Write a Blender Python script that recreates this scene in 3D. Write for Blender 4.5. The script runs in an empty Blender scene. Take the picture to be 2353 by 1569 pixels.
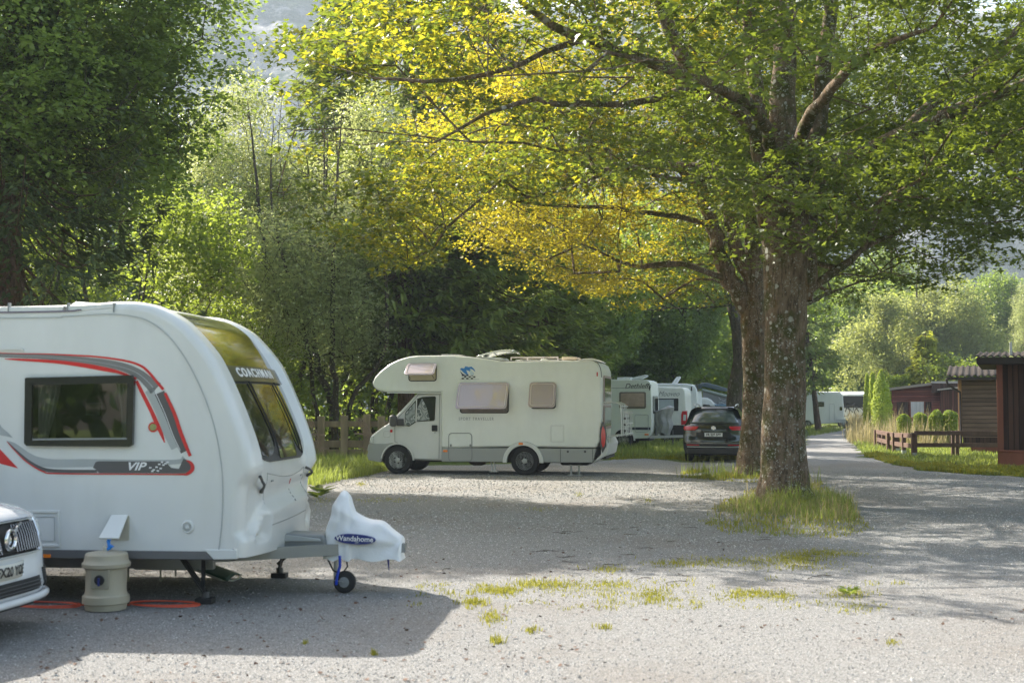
import bpy, bmesh, math, random
import numpy as np
from mathutils import Vector, Matrix, geometry

# ------------------------------------------------------------------ camera
SC = bpy.context.scene
FPX, IW, IH, CAMZ, HOR = 3000.0, 2353.0, 1569.0, 1.7, 930.0
PITCH = math.atan((HOR - IH / 2) / FPX)
cd = bpy.data.cameras.new('camera'); cam = bpy.data.objects.new('camera', cd)
SC.collection.objects.link(cam); SC.camera = cam
cam.location = (0, 0, CAMZ); cam.rotation_euler = (math.pi / 2 + PITCH, 0, 0)
cd.sensor_width = 36; cd.lens = 36 * FPX / IW; cd.clip_start = .1; cd.clip_end = 6000
cd.dof.use_dof = True; cd.dof.focus_distance = 31; cd.dof.aperture_fstop = 3.2
# ------------------------------------------------------------------ light
SUN_EL, SUN_AZ = math.radians(39), math.radians(-46)      # azimuth from +Y towards +X
sv = Vector((math.sin(SUN_AZ) * math.cos(SUN_EL), math.cos(SUN_AZ) * math.cos(SUN_EL), math.sin(SUN_EL)))
W = bpy.data.worlds.new('World'); SC.world = W; W.use_nodes = True
wn = W.node_tree; sky = wn.nodes.new('ShaderNodeTexSky'); sky.sky_type = 'NISHITA'; sky.sun_disc = False
sky.sun_elevation = SUN_EL; sky.sun_rotation = SUN_AZ; sky.air_density = 1.0; sky.dust_density = 3.0; sky.ozone_density = 1.0
tn = wn.nodes.new('ShaderNodeMix'); tn.data_type = 'RGBA'; tn.blend_type = 'MULTIPLY'; tn.inputs[0].default_value = 1; tn.inputs[7].default_value = (1, .935, .80, 1)
wn.links.new(sky.outputs[0], tn.inputs[6]); wn.links.new(tn.outputs[2], wn.nodes['Background'].inputs[0]); wn.nodes['Background'].inputs[1].default_value = .15
ld = bpy.data.lights.new('sun', 'SUN'); ld.energy = 5; ld.angle = math.radians(.55); ld.color = (1, .94, .84)
lo = bpy.data.objects.new('sun', ld); SC.collection.objects.link(lo); lo.rotation_euler = sv.to_track_quat('Z', 'Y').to_euler()
SC.view_settings.view_transform = 'Standard'; SC.view_settings.look = 'None'
SC.view_settings.exposure = 1.66; SC.view_settings.gamma = 1
cy = SC.cycles; cy.max_bounces = 7; cy.diffuse_bounces = 3; cy.glossy_bounces = 3; cy.transmission_bounces = 5
cy.transparent_max_bounces = 8; cy.volume_bounces = 0; cy.caustics_reflective = False; cy.caustics_refractive = False
cy.use_denoising = True; cy.sample_clamp_indirect = 6; cy.use_adaptive_sampling = True; cy.adaptive_threshold = .02

# ------------------------------------------------------------------ helpers
COL = SC.collection
R = math.radians
def ray(px, py):
    u = (px - IW / 2) / FPX; v = (IH / 2 - py) / FPX; c, s = math.cos(PITCH), math.sin(PITCH)
    return Vector((u, c - v * s, s + v * c))
def at(px, py, Y):
    d = ray(px, py); return d * (Y / d.y) + Vector((0, 0, CAMZ))
def G(px, py, z=0):
    d = ray(px, py); return d * ((z - CAMZ) / d.z) + Vector((0, 0, CAMZ))
class Plane:                                             # a vertical plane: (pixel) -> (along, height)
    def __init__(s, o, yaw): s.o = Vector(o); s.yaw = yaw; s.d = Vector((math.cos(yaw), math.sin(yaw), 0)); s.n = Vector((-math.sin(yaw), math.cos(yaw), 0))
    def __call__(s, px, py, dep=0):
        d = ray(px, py); c = Vector((0, 0, CAMZ)); o = s.o + s.n * dep
        t = (o - c).dot(s.n) / d.dot(s.n); p = c + d * t - s.o
        return (p.dot(s.d), p.z)
def tag(o, label=None, cat=None, group=None, kind=None):
    for k, v in (('label', label), ('category', cat), ('group', group), ('kind', kind)):
        if v: o[k] = v
    return o
def empty(name, loc, rz=0, label=None, cat=None, group=None):
    o = bpy.data.objects.new(name, None); COL.objects.link(o); o.location = loc; o.rotation_euler = (0, 0, rz); o.empty_display_size = .2
    return tag(o, label, cat, group)
def npmesh(name, V, L, starts, mats, parent=None, smooth=False, v=None, loc=None):
    me = bpy.data.meshes.new(name); V = np.asarray(V, np.float32)
    me.vertices.add(len(V)); me.vertices.foreach_set('co', V.ravel())
    L = np.asarray(L, np.int32).ravel(); me.loops.add(len(L)); me.loops.foreach_set('vertex_index', L)
    starts = np.asarray(starts, np.int32); me.polygons.add(len(starts)); me.polygons.foreach_set('loop_start', starts)
    me.update(calc_edges=True)
    me.polygons.foreach_set('use_smooth', np.full(len(starts), smooth, bool))
    if v is not None:
        a = me.attributes.new('v', 'FLOAT', 'FACE'); a.data.foreach_set('value', np.asarray(v, np.float32))
    for m in (mats if isinstance(mats, list) else [mats]): me.materials.append(m)
    o = bpy.data.objects.new(name, me); COL.objects.link(o); o.parent = parent
    if loc is not None: o.location = loc
    return o
class MB:
    def __init__(s): s.v = []; s.f = []
    def add(s, vs, fs):
        n = len(s.v); s.v += [tuple(p) for p in vs]; s.f += [tuple(i + n for i in f) for f in fs]; return s
    def box(s, x0, x1, y0, y1, z0, z1):
        return s.add([(x0,y0,z0),(x1,y0,z0),(x1,y1,z0),(x0,y1,z0),(x0,y0,z1),(x1,y0,z1),(x1,y1,z1),(x0,y1,z1)],
                     [(0,3,2,1),(4,5,6,7),(0,1,5,4),(1,2,6,5),(2,3,7,6),(3,0,4,7)])
    def beam(s, a, b, w, h, up=(0,0,1)):                 # box beam from a to b
        a, b = Vector(a), Vector(b); d = (b - a).normalized(); u = Vector(up)
        sd = d.cross(u)
        if sd.length < 1e-4: sd = d.cross(Vector((0,1,0)))
        sd.normalize(); u = sd.cross(d).normalized(); vs = []
        for p in (a, b):
            for i, j in ((-1,-1),(1,-1),(1,1),(-1,1)): vs.append(p + sd * (i * w / 2) + u * (j * h / 2))
        return s.add(vs, [(0,1,2,3),(7,6,5,4),(0,4,5,1),(1,5,6,2),(2,6,7,3),(3,7,4,0)])
    def prism(s, pts, y0, y1):                           # pts in (x, z), extruded along y
        n = len(pts); vs = [(p[0], y0, p[1]) for p in pts] + [(p[0], y1, p[1]) for p in pts]
        return s.add(vs, [tuple(range(n)), tuple(range(2*n-1, n-1, -1))] + [(i, i+n, (i+1)%n+n, (i+1)%n) for i in range(n)])
    def prismz(s, pts, z0, z1):
        n = len(pts); vs = [(p[0], p[1], z0) for p in pts] + [(p[0], p[1], z1) for p in pts]
        return s.add(vs, [tuple(range(n-1,-1,-1)), tuple(range(n, 2*n))] + [(i, (i+1)%n, (i+1)%n+n, i+n) for i in range(n)])
    def prismx(s, pts, x0, x1):
        n = len(pts); vs = [(x0, p[0], p[1]) for p in pts] + [(x1, p[0], p[1]) for p in pts]
        return s.add(vs, [tuple(range(n-1,-1,-1)), tuple(range(n, 2*n))] + [(i, (i+1)%n, (i+1)%n+n, i+n) for i in range(n)])
    def tube(s, pts, r, n=8, closed=False):
        pts = [Vector(p) for p in pts]; m = len(pts)
        rr = r if isinstance(r, (list, tuple)) else [r] * m
        vs = []; up = None
        for i, p in enumerate(pts):
            if closed: d = (pts[(i+1) % m] - pts[i-1]).normalized()
            else: d = (pts[min(i+1, m-1)] - pts[max(i-1, 0)]).normalized()
            if up is None: up = Vector((0,0,1)) if abs(d.z) < .9 else Vector((1,0,0))
            sd = d.cross(up).normalized(); up = sd.cross(d).normalized()
            for k in range(n):
                a = 2*math.pi*k/n; vs.append(p + sd*(math.cos(a)*rr[i]) + up*(math.sin(a)*rr[i]))
        fs = [(i*n+k, i*n+(k+1)%n, ((i+1)%m)*n+(k+1)%n, ((i+1)%m)*n+k) for i in range(m if closed else m-1) for k in range(n)]
        if not closed: fs += [tuple(range(n-1,-1,-1)), tuple(range((m-1)*n, m*n))]
        return s.add(vs, fs)
    def lathe(s, prof, c=(0,0,0), axis='z', n=32):       # prof: (radius, along)
        vs = []
        for r, h in prof:
            for k in range(n):
                a = 2*math.pi*k/n; x, y = r*math.cos(a), r*math.sin(a)
                p = (x,y,h) if axis == 'z' else ((x,h,y) if axis == 'y' else (h,x,y))
                vs.append((c[0]+p[0], c[1]+p[1], c[2]+p[2]))
        m = len(prof); fs = [(i*n+k, i*n+(k+1)%n, (i+1)*n+(k+1)%n, (i+1)*n+k) for i in range(m-1) for k in range(n)]
        fs += [tuple(range(n-1,-1,-1)), tuple(range((m-1)*n, m*n))]
        return s.add(vs, fs)
    def grid(s, fn, nu, nv):
        vs = [fn(i/nu, j/nv) for i in range(nu+1) for j in range(nv+1)]; k = nv+1
        return s.add(vs, [(i*k+j, (i+1)*k+j, (i+1)*k+j+1, i*k+j+1) for i in range(nu) for j in range(nv)])
    def holed(s, outer, holes, y):                       # flat face in xz with holes
        loops = [[Vector((p[0], p[1], 0)) for p in l] for l in [outer] + holes]
        tris = geometry.tessellate_polygon(loops); vs = [(p.x, y, p.y) for l in loops for p in l]
        return s.add(vs, [tuple(t) for t in tris])
    def build(s, name, mat, parent=None, smooth=None, bevel=0, seg=2, loc=None, label=None, solid=0, sub=0):
        me = bpy.data.meshes.new(name); me.from_pydata(s.v, [], s.f)
        bm = bmesh.new(); bm.from_mesh(me); bmesh.ops.recalc_face_normals(bm, faces=bm.faces); bm.to_mesh(me); bm.free()
        for m in (mat if isinstance(mat, list) else [mat]): me.materials.append(m)
        o = bpy.data.objects.new(name, me); COL.objects.link(o); o.parent = parent
        if loc is not None: o.location = loc
        if smooth is None: smooth = 35
        if smooth:
            me.polygons.foreach_set('use_smooth', np.ones(len(me.polygons), bool))
            if smooth is not True: me.set_sharp_from_angle(angle=R(smooth))
        if solid: m = o.modifiers.new('s', 'SOLIDIFY'); m.thickness = solid
        if bevel: m = o.modifiers.new('b', 'BEVEL'); m.width = bevel; m.segments = seg; m.limit_method = 'ANGLE'; m.angle_limit = R(40); m.harden_normals = False
        if sub: m = o.modifiers.new('u', 'SUBSURF'); m.levels = sub; m.render_levels = sub
        if label: o['label'] = label
        return o
def rrect(x0, x1, z0, z1, r, n=5, sk=0):                 # rounded rectangle outline, optional skew
    out = []
    for cx, cz, a0 in ((x1-r, z1-r, 0), (x0+r, z1-r, 90), (x0+r, z0+r, 180), (x1-r, z0+r, 270)):
        for k in range(n+1):
            a = R(a0 + 90*k/n); x = cx+r*math.cos(a); z = cz+r*math.sin(a); out.append((x + sk*(z-z0), z))
    return out
def catmull(pts, n=8, closed=False):
    P = [np.array(p, float) for p in pts]; m = len(P); out = []
    for i in range(m if closed else m-1):
        a, b, c, d = (P[i-1] if (i or closed) else P[0]), P[i], P[(i+1) % m], (P[(i+2) % m] if closed or i+2 < m else P[-1])
        for k in range(n):
            t = k/n; out.append(.5*((2*b)+(-a+c)*t+(2*a-5*b+4*c-d)*t*t+(-a+3*b-3*c+d)*t**3))
    if not closed: out.append(P[-1])
    return out
def text(body, size, mat, name, parent, M, depth=.002, shear=0, sx=1, bold=0, space=1):
    cu = bpy.data.curves.new(name, 'FONT'); cu.body = body; cu.size = size; cu.extrude = depth; cu.shear = shear
    cu.align_x = 'CENTER'; cu.align_y = 'CENTER'; cu.offset = bold; cu.space_character = space
    t = bpy.data.objects.new(name, cu); COL.objects.link(t)
    me = bpy.data.meshes.new_from_object(t.evaluated_get(bpy.context.evaluated_depsgraph_get()))
    bpy.data.objects.remove(t); me.materials.clear(); me.materials.append(mat)
    me.transform(Matrix.Diagonal((sx, 1, 1, 1))); me.transform(M)
    o = bpy.data.objects.new(name, me); COL.objects.link(o); o.parent = parent; return o
def facing(x, y, z, ang=0, yaw=0, lean=0):               # text upright, read from -y (before yaw)
    return Matrix.Translation((x, y, z)) @ Matrix.Rotation(yaw, 4, 'Z') @ Matrix.Rotation(math.pi/2 + lean, 4, 'X') @ Matrix.Rotation(ang, 4, 'Z')

# ------------------------------------------------------------------ materials
def newmat(name):
    m = bpy.data.materials.new(name); m.use_nodes = True; nt = m.node_tree; nt.nodes.clear()
    out = nt.nodes.new('ShaderNodeOutputMaterial'); return m, nt, out
def N(nt, t, **kw):
    n = nt.nodes.new('ShaderNode' + t)
    for k, v in kw.items():
        if isinstance(k, str) and hasattr(n, k): setattr(n, k, v)
    return n
def ramp(nt, src, stops, interp='LINEAR'):
    r = N(nt, 'ValToRGB'); r.color_ramp.interpolation = interp; e = r.color_ramp.elements
    while len(e) < len(stops): e.new(.5)
    for i, (p, c) in enumerate(stops):
        e[i].position = p; e[i].color = (c[0], c[1], c[2], 1) if isinstance(c, (tuple, list)) else (c, c, c, 1)
    nt.links.new(src, r.inputs[0]); return r.outputs[0]
def noise(nt, scale, det=4, rough=.55, vec=None, stretch=None):
    tc = N(nt, 'TexCoord'); n = N(nt, 'TexNoise'); n.inputs['Scale'].default_value = scale; n.inputs['Detail'].default_value = det; n.inputs['Roughness'].default_value = rough
    src = tc.outputs['Object']
    if stretch:
        mp = N(nt, 'Mapping'); mp.inputs['Scale'].default_value = stretch; nt.links.new(src, mp.inputs[0]); src = mp.outputs[0]
    nt.links.new(src, n.inputs['Vector']); return n.outputs['Fac']
def mix(nt, fac, a, b, mode='MIX'):
    m = N(nt, 'Mix'); m.data_type = 'RGBA'; m.blend_type = mode
    for i, x in ((0, fac), (6, a), (7, b)):
        if hasattr(x, 'is_linked') or isinstance(x, bpy.types.NodeSocket): nt.links.new(x, m.inputs[i])
        elif i == 0: m.inputs[0].default_value = x
        else: m.inputs[i].default_value = (x[0], x[1], x[2], 1)
    return m.outputs[2]
def bump(nt, h, strength, dist):
    b = N(nt, 'Bump'); b.inputs['Strength'].default_value = strength; b.inputs['Distance'].default_value = dist; nt.links.new(h, b.inputs['Height']); return b.outputs[0]
def pmat(name, col, rough=.5, metal=0, var=.08, scale=3, bmp=0, bscale=30, coat=0, spec=.5, dirt=0, stretch=None):
    m, nt, out = newmat(name); p = N(nt, 'BsdfPrincipled'); nt.links.new(p.outputs[0], out.inputs[0])
    n = noise(nt, scale, 5, .6, stretch=stretch)
    c = ramp(nt, n, [(.25, tuple(x*(1-var) for x in col)), (.75, tuple(min(1, x*(1+var)) for x in col))])
    if dirt:
        d = ramp(nt, noise(nt, 1.3, 6, .65, stretch=(1,1,.35)), [(.42, 0), (.75, dirt)])
        c = mix(nt, d, c, (.30, .29, .24))
    nt.links.new(c, p.inputs['Base Color'])
    p.inputs['Roughness'].default_value = rough; p.inputs['Metallic'].default_value = metal
    p.inputs['Coat Weight'].default_value = coat; p.inputs['Coat Roughness'].default_value = .08; p.inputs['Specular IOR Level'].default_value = spec
    if bmp: nt.links.new(bump(nt, noise(nt, bscale, 6, .6, stretch=stretch), .6, bmp), p.inputs['Normal'])
    return m
def glass(name, tint, gloss=.12, rough=.02, opac=0):
    m, nt, out = newmat(name); g = N(nt, 'BsdfGlossy'); g.inputs['Roughness'].default_value = rough; g.inputs['Color'].default_value = (1,1,1,1)
    t = N(nt, 'BsdfTransparent'); t.inputs['Color'].default_value = (*tint, 1); base = t.outputs[0]
    if opac:
        d = N(nt, 'BsdfPrincipled'); d.inputs['Base Color'].default_value = (*[x*.8 for x in tint], 1); d.inputs['Roughness'].default_value = .15
        mx = N(nt, 'MixShader'); mx.inputs[0].default_value = opac; nt.links.new(base, mx.inputs[1]); nt.links.new(d.outputs[0], mx.inputs[2]); base = mx.outputs[0]
    f = N(nt, 'Fresnel'); f.inputs[0].default_value = 1.5; a = N(nt, 'Math'); a.operation = 'ADD'; a.inputs[1].default_value = gloss; nt.links.new(f.outputs[0], a.inputs[0])
    mx = N(nt, 'MixShader'); nt.links.new(a.outputs[0], mx.inputs[0]); nt.links.new(base, mx.inputs[1]); nt.links.new(g.outputs[0], mx.inputs[2])
    nt.links.new(mx.outputs[0], out.inputs[0]); return m
def leafmat(name, c0, c1, tr, trw=.5, rough=.45, spec=.4):
    m, nt, out = newmat(name); p = N(nt, 'BsdfPrincipled'); t = N(nt, 'BsdfTranslucent'); a = N(nt, 'Attribute'); a.attribute_name = 'v'
    c = ramp(nt, a.outputs['Fac'], [(0, c0), (1, c1)]); nt.links.new(c, p.inputs['Base Color'])
    p.inputs['Roughness'].default_value = rough; p.inputs['Specular IOR Level'].default_value = spec
    tcol = ramp(nt, a.outputs['Fac'], [(0, tuple(x*.7 for x in tr)), (1, tr)]); nt.links.new(tcol, t.inputs[0])
    mx = N(nt, 'MixShader'); mx.inputs[0].default_value = trw; nt.links.new(p.outputs[0], mx.inputs[1]); nt.links.new(t.outputs[0], mx.inputs[2])
    nt.links.new(mx.outputs[0], out.inputs[0]); return m
def barkmat(name, c0, c1, lichen=0, moss=0, scale=1):
    m, nt, out = newmat(name); p = N(nt, 'BsdfPrincipled'); nt.links.new(p.outputs[0], out.inputs[0]); p.inputs['Roughness'].default_value = .9; p.inputs['Specular IOR Level'].default_value = .15
    n1 = noise(nt, 9*scale, 8, .65, stretch=(1,1,.25)); c = ramp(nt, n1, [(.3, c0), (.7, c1)])
    ck = ramp(nt, noise(nt, 26*scale, 5, .75, stretch=(1,1,.16)), [(.34, .25), (.50, 1)]); c = mix(nt, 1.0, c, ck, 'MULTIPLY')
    if moss:
        g = ramp(nt, noise(nt, 2.2, 6, .7), [(.47, 0), (.60, moss)]); c = mix(nt, g, c, (.055, .06, .012))
        g = ramp(nt, noise(nt, 3.1, 5, .6, stretch=(1,1,.5)), [(.58, 0), (.68, moss*.7)]); c = mix(nt, g, c, (.13, .065, .012))
    if lichen:
        tc = N(nt, 'TexCoord')
        for sc, th, w in ((13, .24, .8), (3.6, .19, .9), (26, .30, .75), (7.5, .22, .85)):
            vo = N(nt, 'TexVoronoi'); vo.inputs['Scale'].default_value = sc; wp = N(nt, 'Mix'); wp.data_type = 'VECTOR'; wp.inputs[0].default_value = .06; nz = N(nt, 'TexNoise'); nz.inputs['Scale'].default_value = sc*2.5; nt.links.new(tc.outputs['Object'], nz.inputs['Vector']); nt.links.new(tc.outputs['Object'], wp.inputs[4]); nt.links.new(nz.outputs['Color'], wp.inputs[5]); nt.links.new(wp.outputs[1], vo.inputs['Vector'])
            s1 = ramp(nt, vo.outputs['Distance'], [(th*.7, w*lichen), (th, 0)])
            gate = ramp(nt, noise(nt, 1.6 + sc*.07, 3), [(.42, 0), (.54, 1)])
            mm = N(nt, 'Math'); mm.operation = 'MULTIPLY'; nt.links.new(s1, mm.inputs[0]); nt.links.new(gate, mm.inputs[1])
            c = mix(nt, mm.outputs[0], c, (.42, .41, .37))
    nt.links.new(c, p.inputs['Base Color'])
    nt.links.new(bump(nt, n1, .9, .03), p.inputs['Normal']); return m

rng = np.random.default_rng(7)
def vnoise(P, seed=0, octs=3):                            # cheap smooth 3-D noise from sines, about -1..1
    r = np.random.default_rng(seed); P = np.asarray(P, float); s = np.zeros(len(P)); a = 1; f = 1; t = 0
    for o in range(octs):
        for k in range(4):
            d = r.normal(size=P.shape[1]); d /= np.linalg.norm(d); s += a*np.sin(P @ d * f * (1+.5*r.random()) + r.random()*6.28)
        t += a*2; a *= .55; f *= 2.1
    return s/t
# ------------------------------------------------------------------ ground, road, lawn, mountains
def ground_mats():
    # gravel
    m, nt, out = newmat('gravel'); p = N(nt, 'BsdfPrincipled'); nt.links.new(p.outputs[0], out.inputs[0]); p.inputs['Roughness'].default_value = .9; p.inputs['Specular IOR Level'].default_value = .2
    n0 = noise(nt, 70, 5, .8); n1 = noise(nt, 22, 4, .7); n2 = noise(nt, .35, 5, .6); n3 = noise(nt, 1.7, 5, .65)
    c = ramp(nt, n0, [(.34, (.05,.05,.049)), (.455, (.205,.204,.200)), (.54, (.315,.313,.305)), (.66, (.68,.675,.66))])
    c = mix(nt, 1.0, c, ramp(nt, noise(nt, 15, 9, .9), [(.36, .38), (.50, 1), (.7, 1.12)]), 'MULTIPLY')
    c = mix(nt, ramp(nt, n1, [(.35, .28), (.6, 0)]), c, (.11,.10,.09))
    c = mix(nt, ramp(nt, n2, [(.48, 0), (.66, .42)]), c, (.18,.15,.125))
    c = mix(nt, ramp(nt, n3, [(.60, 0), (.74, .30)]), c, (.12,.10,.07))
    nt.links.new(c, p.inputs['Base Color']); nt.links.new(bump(nt, n0, 1, .012), p.inputs['Normal'])
    # grass ground
    m2, nt, out = newmat('turf'); p = N(nt, 'BsdfPrincipled'); nt.links.new(p.outputs[0], out.inputs[0]); p.inputs['Roughness'].default_value = .9; p.inputs['Specular IOR Level'].default_value = .1
    c = ramp(nt, noise(nt, 9, 6, .7), [(.3, (.045,.07,.015)), (.55, (.10,.14,.03)), (.75, (.20,.22,.06))])
    c = mix(nt, ramp(nt, noise(nt, .8, 5, .6), [(.5, 0), (.68, .6)]), c, (.15,.11,.06))
    nt.links.new(c, p.inputs['Base Color']); nt.links.new(bump(nt, noise(nt, 40, 4, .7), .8, .03), p.inputs['Normal'])
    return m, m2
GRAVEL, TURF = ground_mats()
M_ROCK, nt, out = newmat('mountain_rock'); p = N(nt, 'BsdfPrincipled'); nt.links.new(p.outputs[0], out.inputs[0]); p.inputs['Roughness'].default_value = .95; p.inputs['Specular IOR Level'].default_value = 0
c = ramp(nt, noise(nt, .045, 10, .72, stretch=(1,1,.28)), [(.34, (.10,.105,.11)), (.5, (.24,.24,.24)), (.68, (.36,.355,.345))])
c = mix(nt, ramp(nt, noise(nt, .02, 9, .75, stretch=(1,1,.6)), [(.47, 0), (.53, .95)]), c, (.035,.06,.03))
nt.links.new(c, p.inputs['Base Color']); nt.links.new(bump(nt, noise(nt, .05, 8, .7), 1, 6), p.inputs['Normal'])

g = MB()
g.grid(lambda u, v: (-900+2400*u-300, -60+1100*v, -.012), 8, 8)
tag(g.build('ground', TURF, smooth=False), kind='structure')
def road_outline():                                       # gravel yard and track, traced on the ground, ragged edge
    left = [(-30, 3), (-26, 12), (-14, 24)] + [tuple(G(*p)[:2]) for p in ((640, 1132), (715, 1112), (790, 1100), (850, 1090), (905, 1076), (1000, 1068), (1180, 1066), (1300, 1062), (1400, 1056), (1480, 1052), (1580, 1062), (1700, 1056), (1790, 1040), (1850, 1022), (1858, 1000), (1880, 992), (1925, 989), (1905, 983.5), (1800, 981))]
    right = [tuple(G(*p)[:2]) for p in ((1880, 976.5), (1955, 985), (1962, 992), (1945, 1003), (1955, 1018), (1985, 1048), (2040, 1064), (2120, 1081), (2230, 1089), (2360, 1096), (2600, 1106))] + [(30, 24), (30, 3)]
    pts = left + right; out = []
    for i in range(len(pts)):
        a, b = np.array(pts[i]), np.array(pts[(i+1) % len(pts)]); L = np.linalg.norm(b-a); n = max(1, min(400, int(L/.12)))
        for k in range(n):
            q = a + (b-a)*k/n; d = (b-a)/max(L, 1e-6); s = vnoise(np.array([[q[0]*2.2, q[1]*2.2]]), 3, 3)[0]*.30 if q[1] > 8 else 0
            out.append((q[0]-d[1]*s, q[1]+d[0]*s))
    return out
ro = road_outline()
g = MB(); g.holed([(a, b) for a, b in ro], [], 0); g.v = [(a, c, 0.0) for a, b, c in g.v]
tag(g.build('gravel_yard', GRAVEL, smooth=False), kind='structure')
# mountains: real relief 500-900 m away
def mountain():
    nx, ny = 240, 90; xs = np.linspace(-620, 760, nx); t = np.linspace(0, 1, ny); X, T = np.meshgrid(xs, t)
    P = np.stack([X.ravel()/70, T.ravel()*3], 1); n = vnoise(P, 5, 5)
    ridge = 285 + 22*vnoise(np.stack([xs/90, xs*0], 1), 9, 3) - 35*np.clip((xs-150)/300, 0, 1)
    Z = (T**.8)*ridge[None, :]; Y = 520 + 330*T**1.6 + 30*np.cos(xs/160)[None, :]
    # cliffs and gullies
    Y = Y + 24*n.reshape(T.shape) + 9*vnoise(np.stack([X.ravel()/14, T.ravel()*14], 1), 8, 4).reshape(T.shape)
    Z = Z + 10*vnoise(np.stack([X.ravel()/30, T.ravel()*9], 1), 12, 3).reshape(T.shape)*np.clip(T*6, 0, 1) - 2*(T < .001)
    V = np.stack([X.ravel(), Y.ravel(), Z.ravel()], 1); i = np.arange((ny-1)*nx).reshape(ny-1, nx)[:, :-1].ravel()
    L = np.stack([i, i+1, i+nx+1, i+nx], 1); o = npmesh('mountain', V, L, np.arange(len(L))*4, M_ROCK, smooth=True); tag(o, kind='structure')
mountain()
# haze
def haze():
    m, nt, out = newmat('haze'); v = N(nt, 'VolumePrincipled'); v.inputs['Density'].default_value = .00048; v.inputs['Color'].default_value = (.74,.86,1,1); v.inputs['Anisotropy'].default_value = 0
    nt.links.new(v.outputs[0], out.inputs['Volume'])
    o = MB().box(-1400, 1600, -80, 1080, -6, 325).build('haze', m, smooth=False); tag(o, kind='stuff')
haze()
# ------------------------------------------------------------------ vegetation
def unit(a): return a / np.maximum(np.linalg.norm(a, axis=1, keepdims=True), 1e-9)
MAPLE = [(0,0),(.12,.42),(.42,.5),(.45,.22),(1,0),(.45,-.22),(.42,-.5),(.12,-.42)]
LOBE = [(0,0),(.3,.36),(.62,.26),(1,0),(.62,-.26),(.3,-.36)]
OVAL = [(0,0),(.45,.30),(1,0),(.45,-.30)]
SLIM = [(0,0),(.4,.15),(1,0),(.4,-.15)]
def leaves(name, pos, nrm, dr, size, mat, parent, rg, shape=LOBE, fold=.18, vv=None):
    n = len(pos); nrm = unit(nrm); dr = unit(dr - nrm*np.sum(dr*nrm, 1, keepdims=True)); bt = np.cross(nrm, dr)
    sh = np.array(shape); k = len(sh); s = size[:, None, None] if np.ndim(size) else size
    z = np.abs(sh[:, 1])*fold + -.12*sh[:, 0]**2
    V = pos[:, None, :] + s*(sh[None, :, 0, None]*dr[:, None, :] + sh[None, :, 1, None]*bt[:, None, :] + z[None, :, None]*nrm[:, None, :])
    if vv is None: vv = rg.random(n)
    return npmesh(name, V.reshape(-1, 3), np.arange(n*k), np.arange(n)*k, mat, parent, v=vv)
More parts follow.
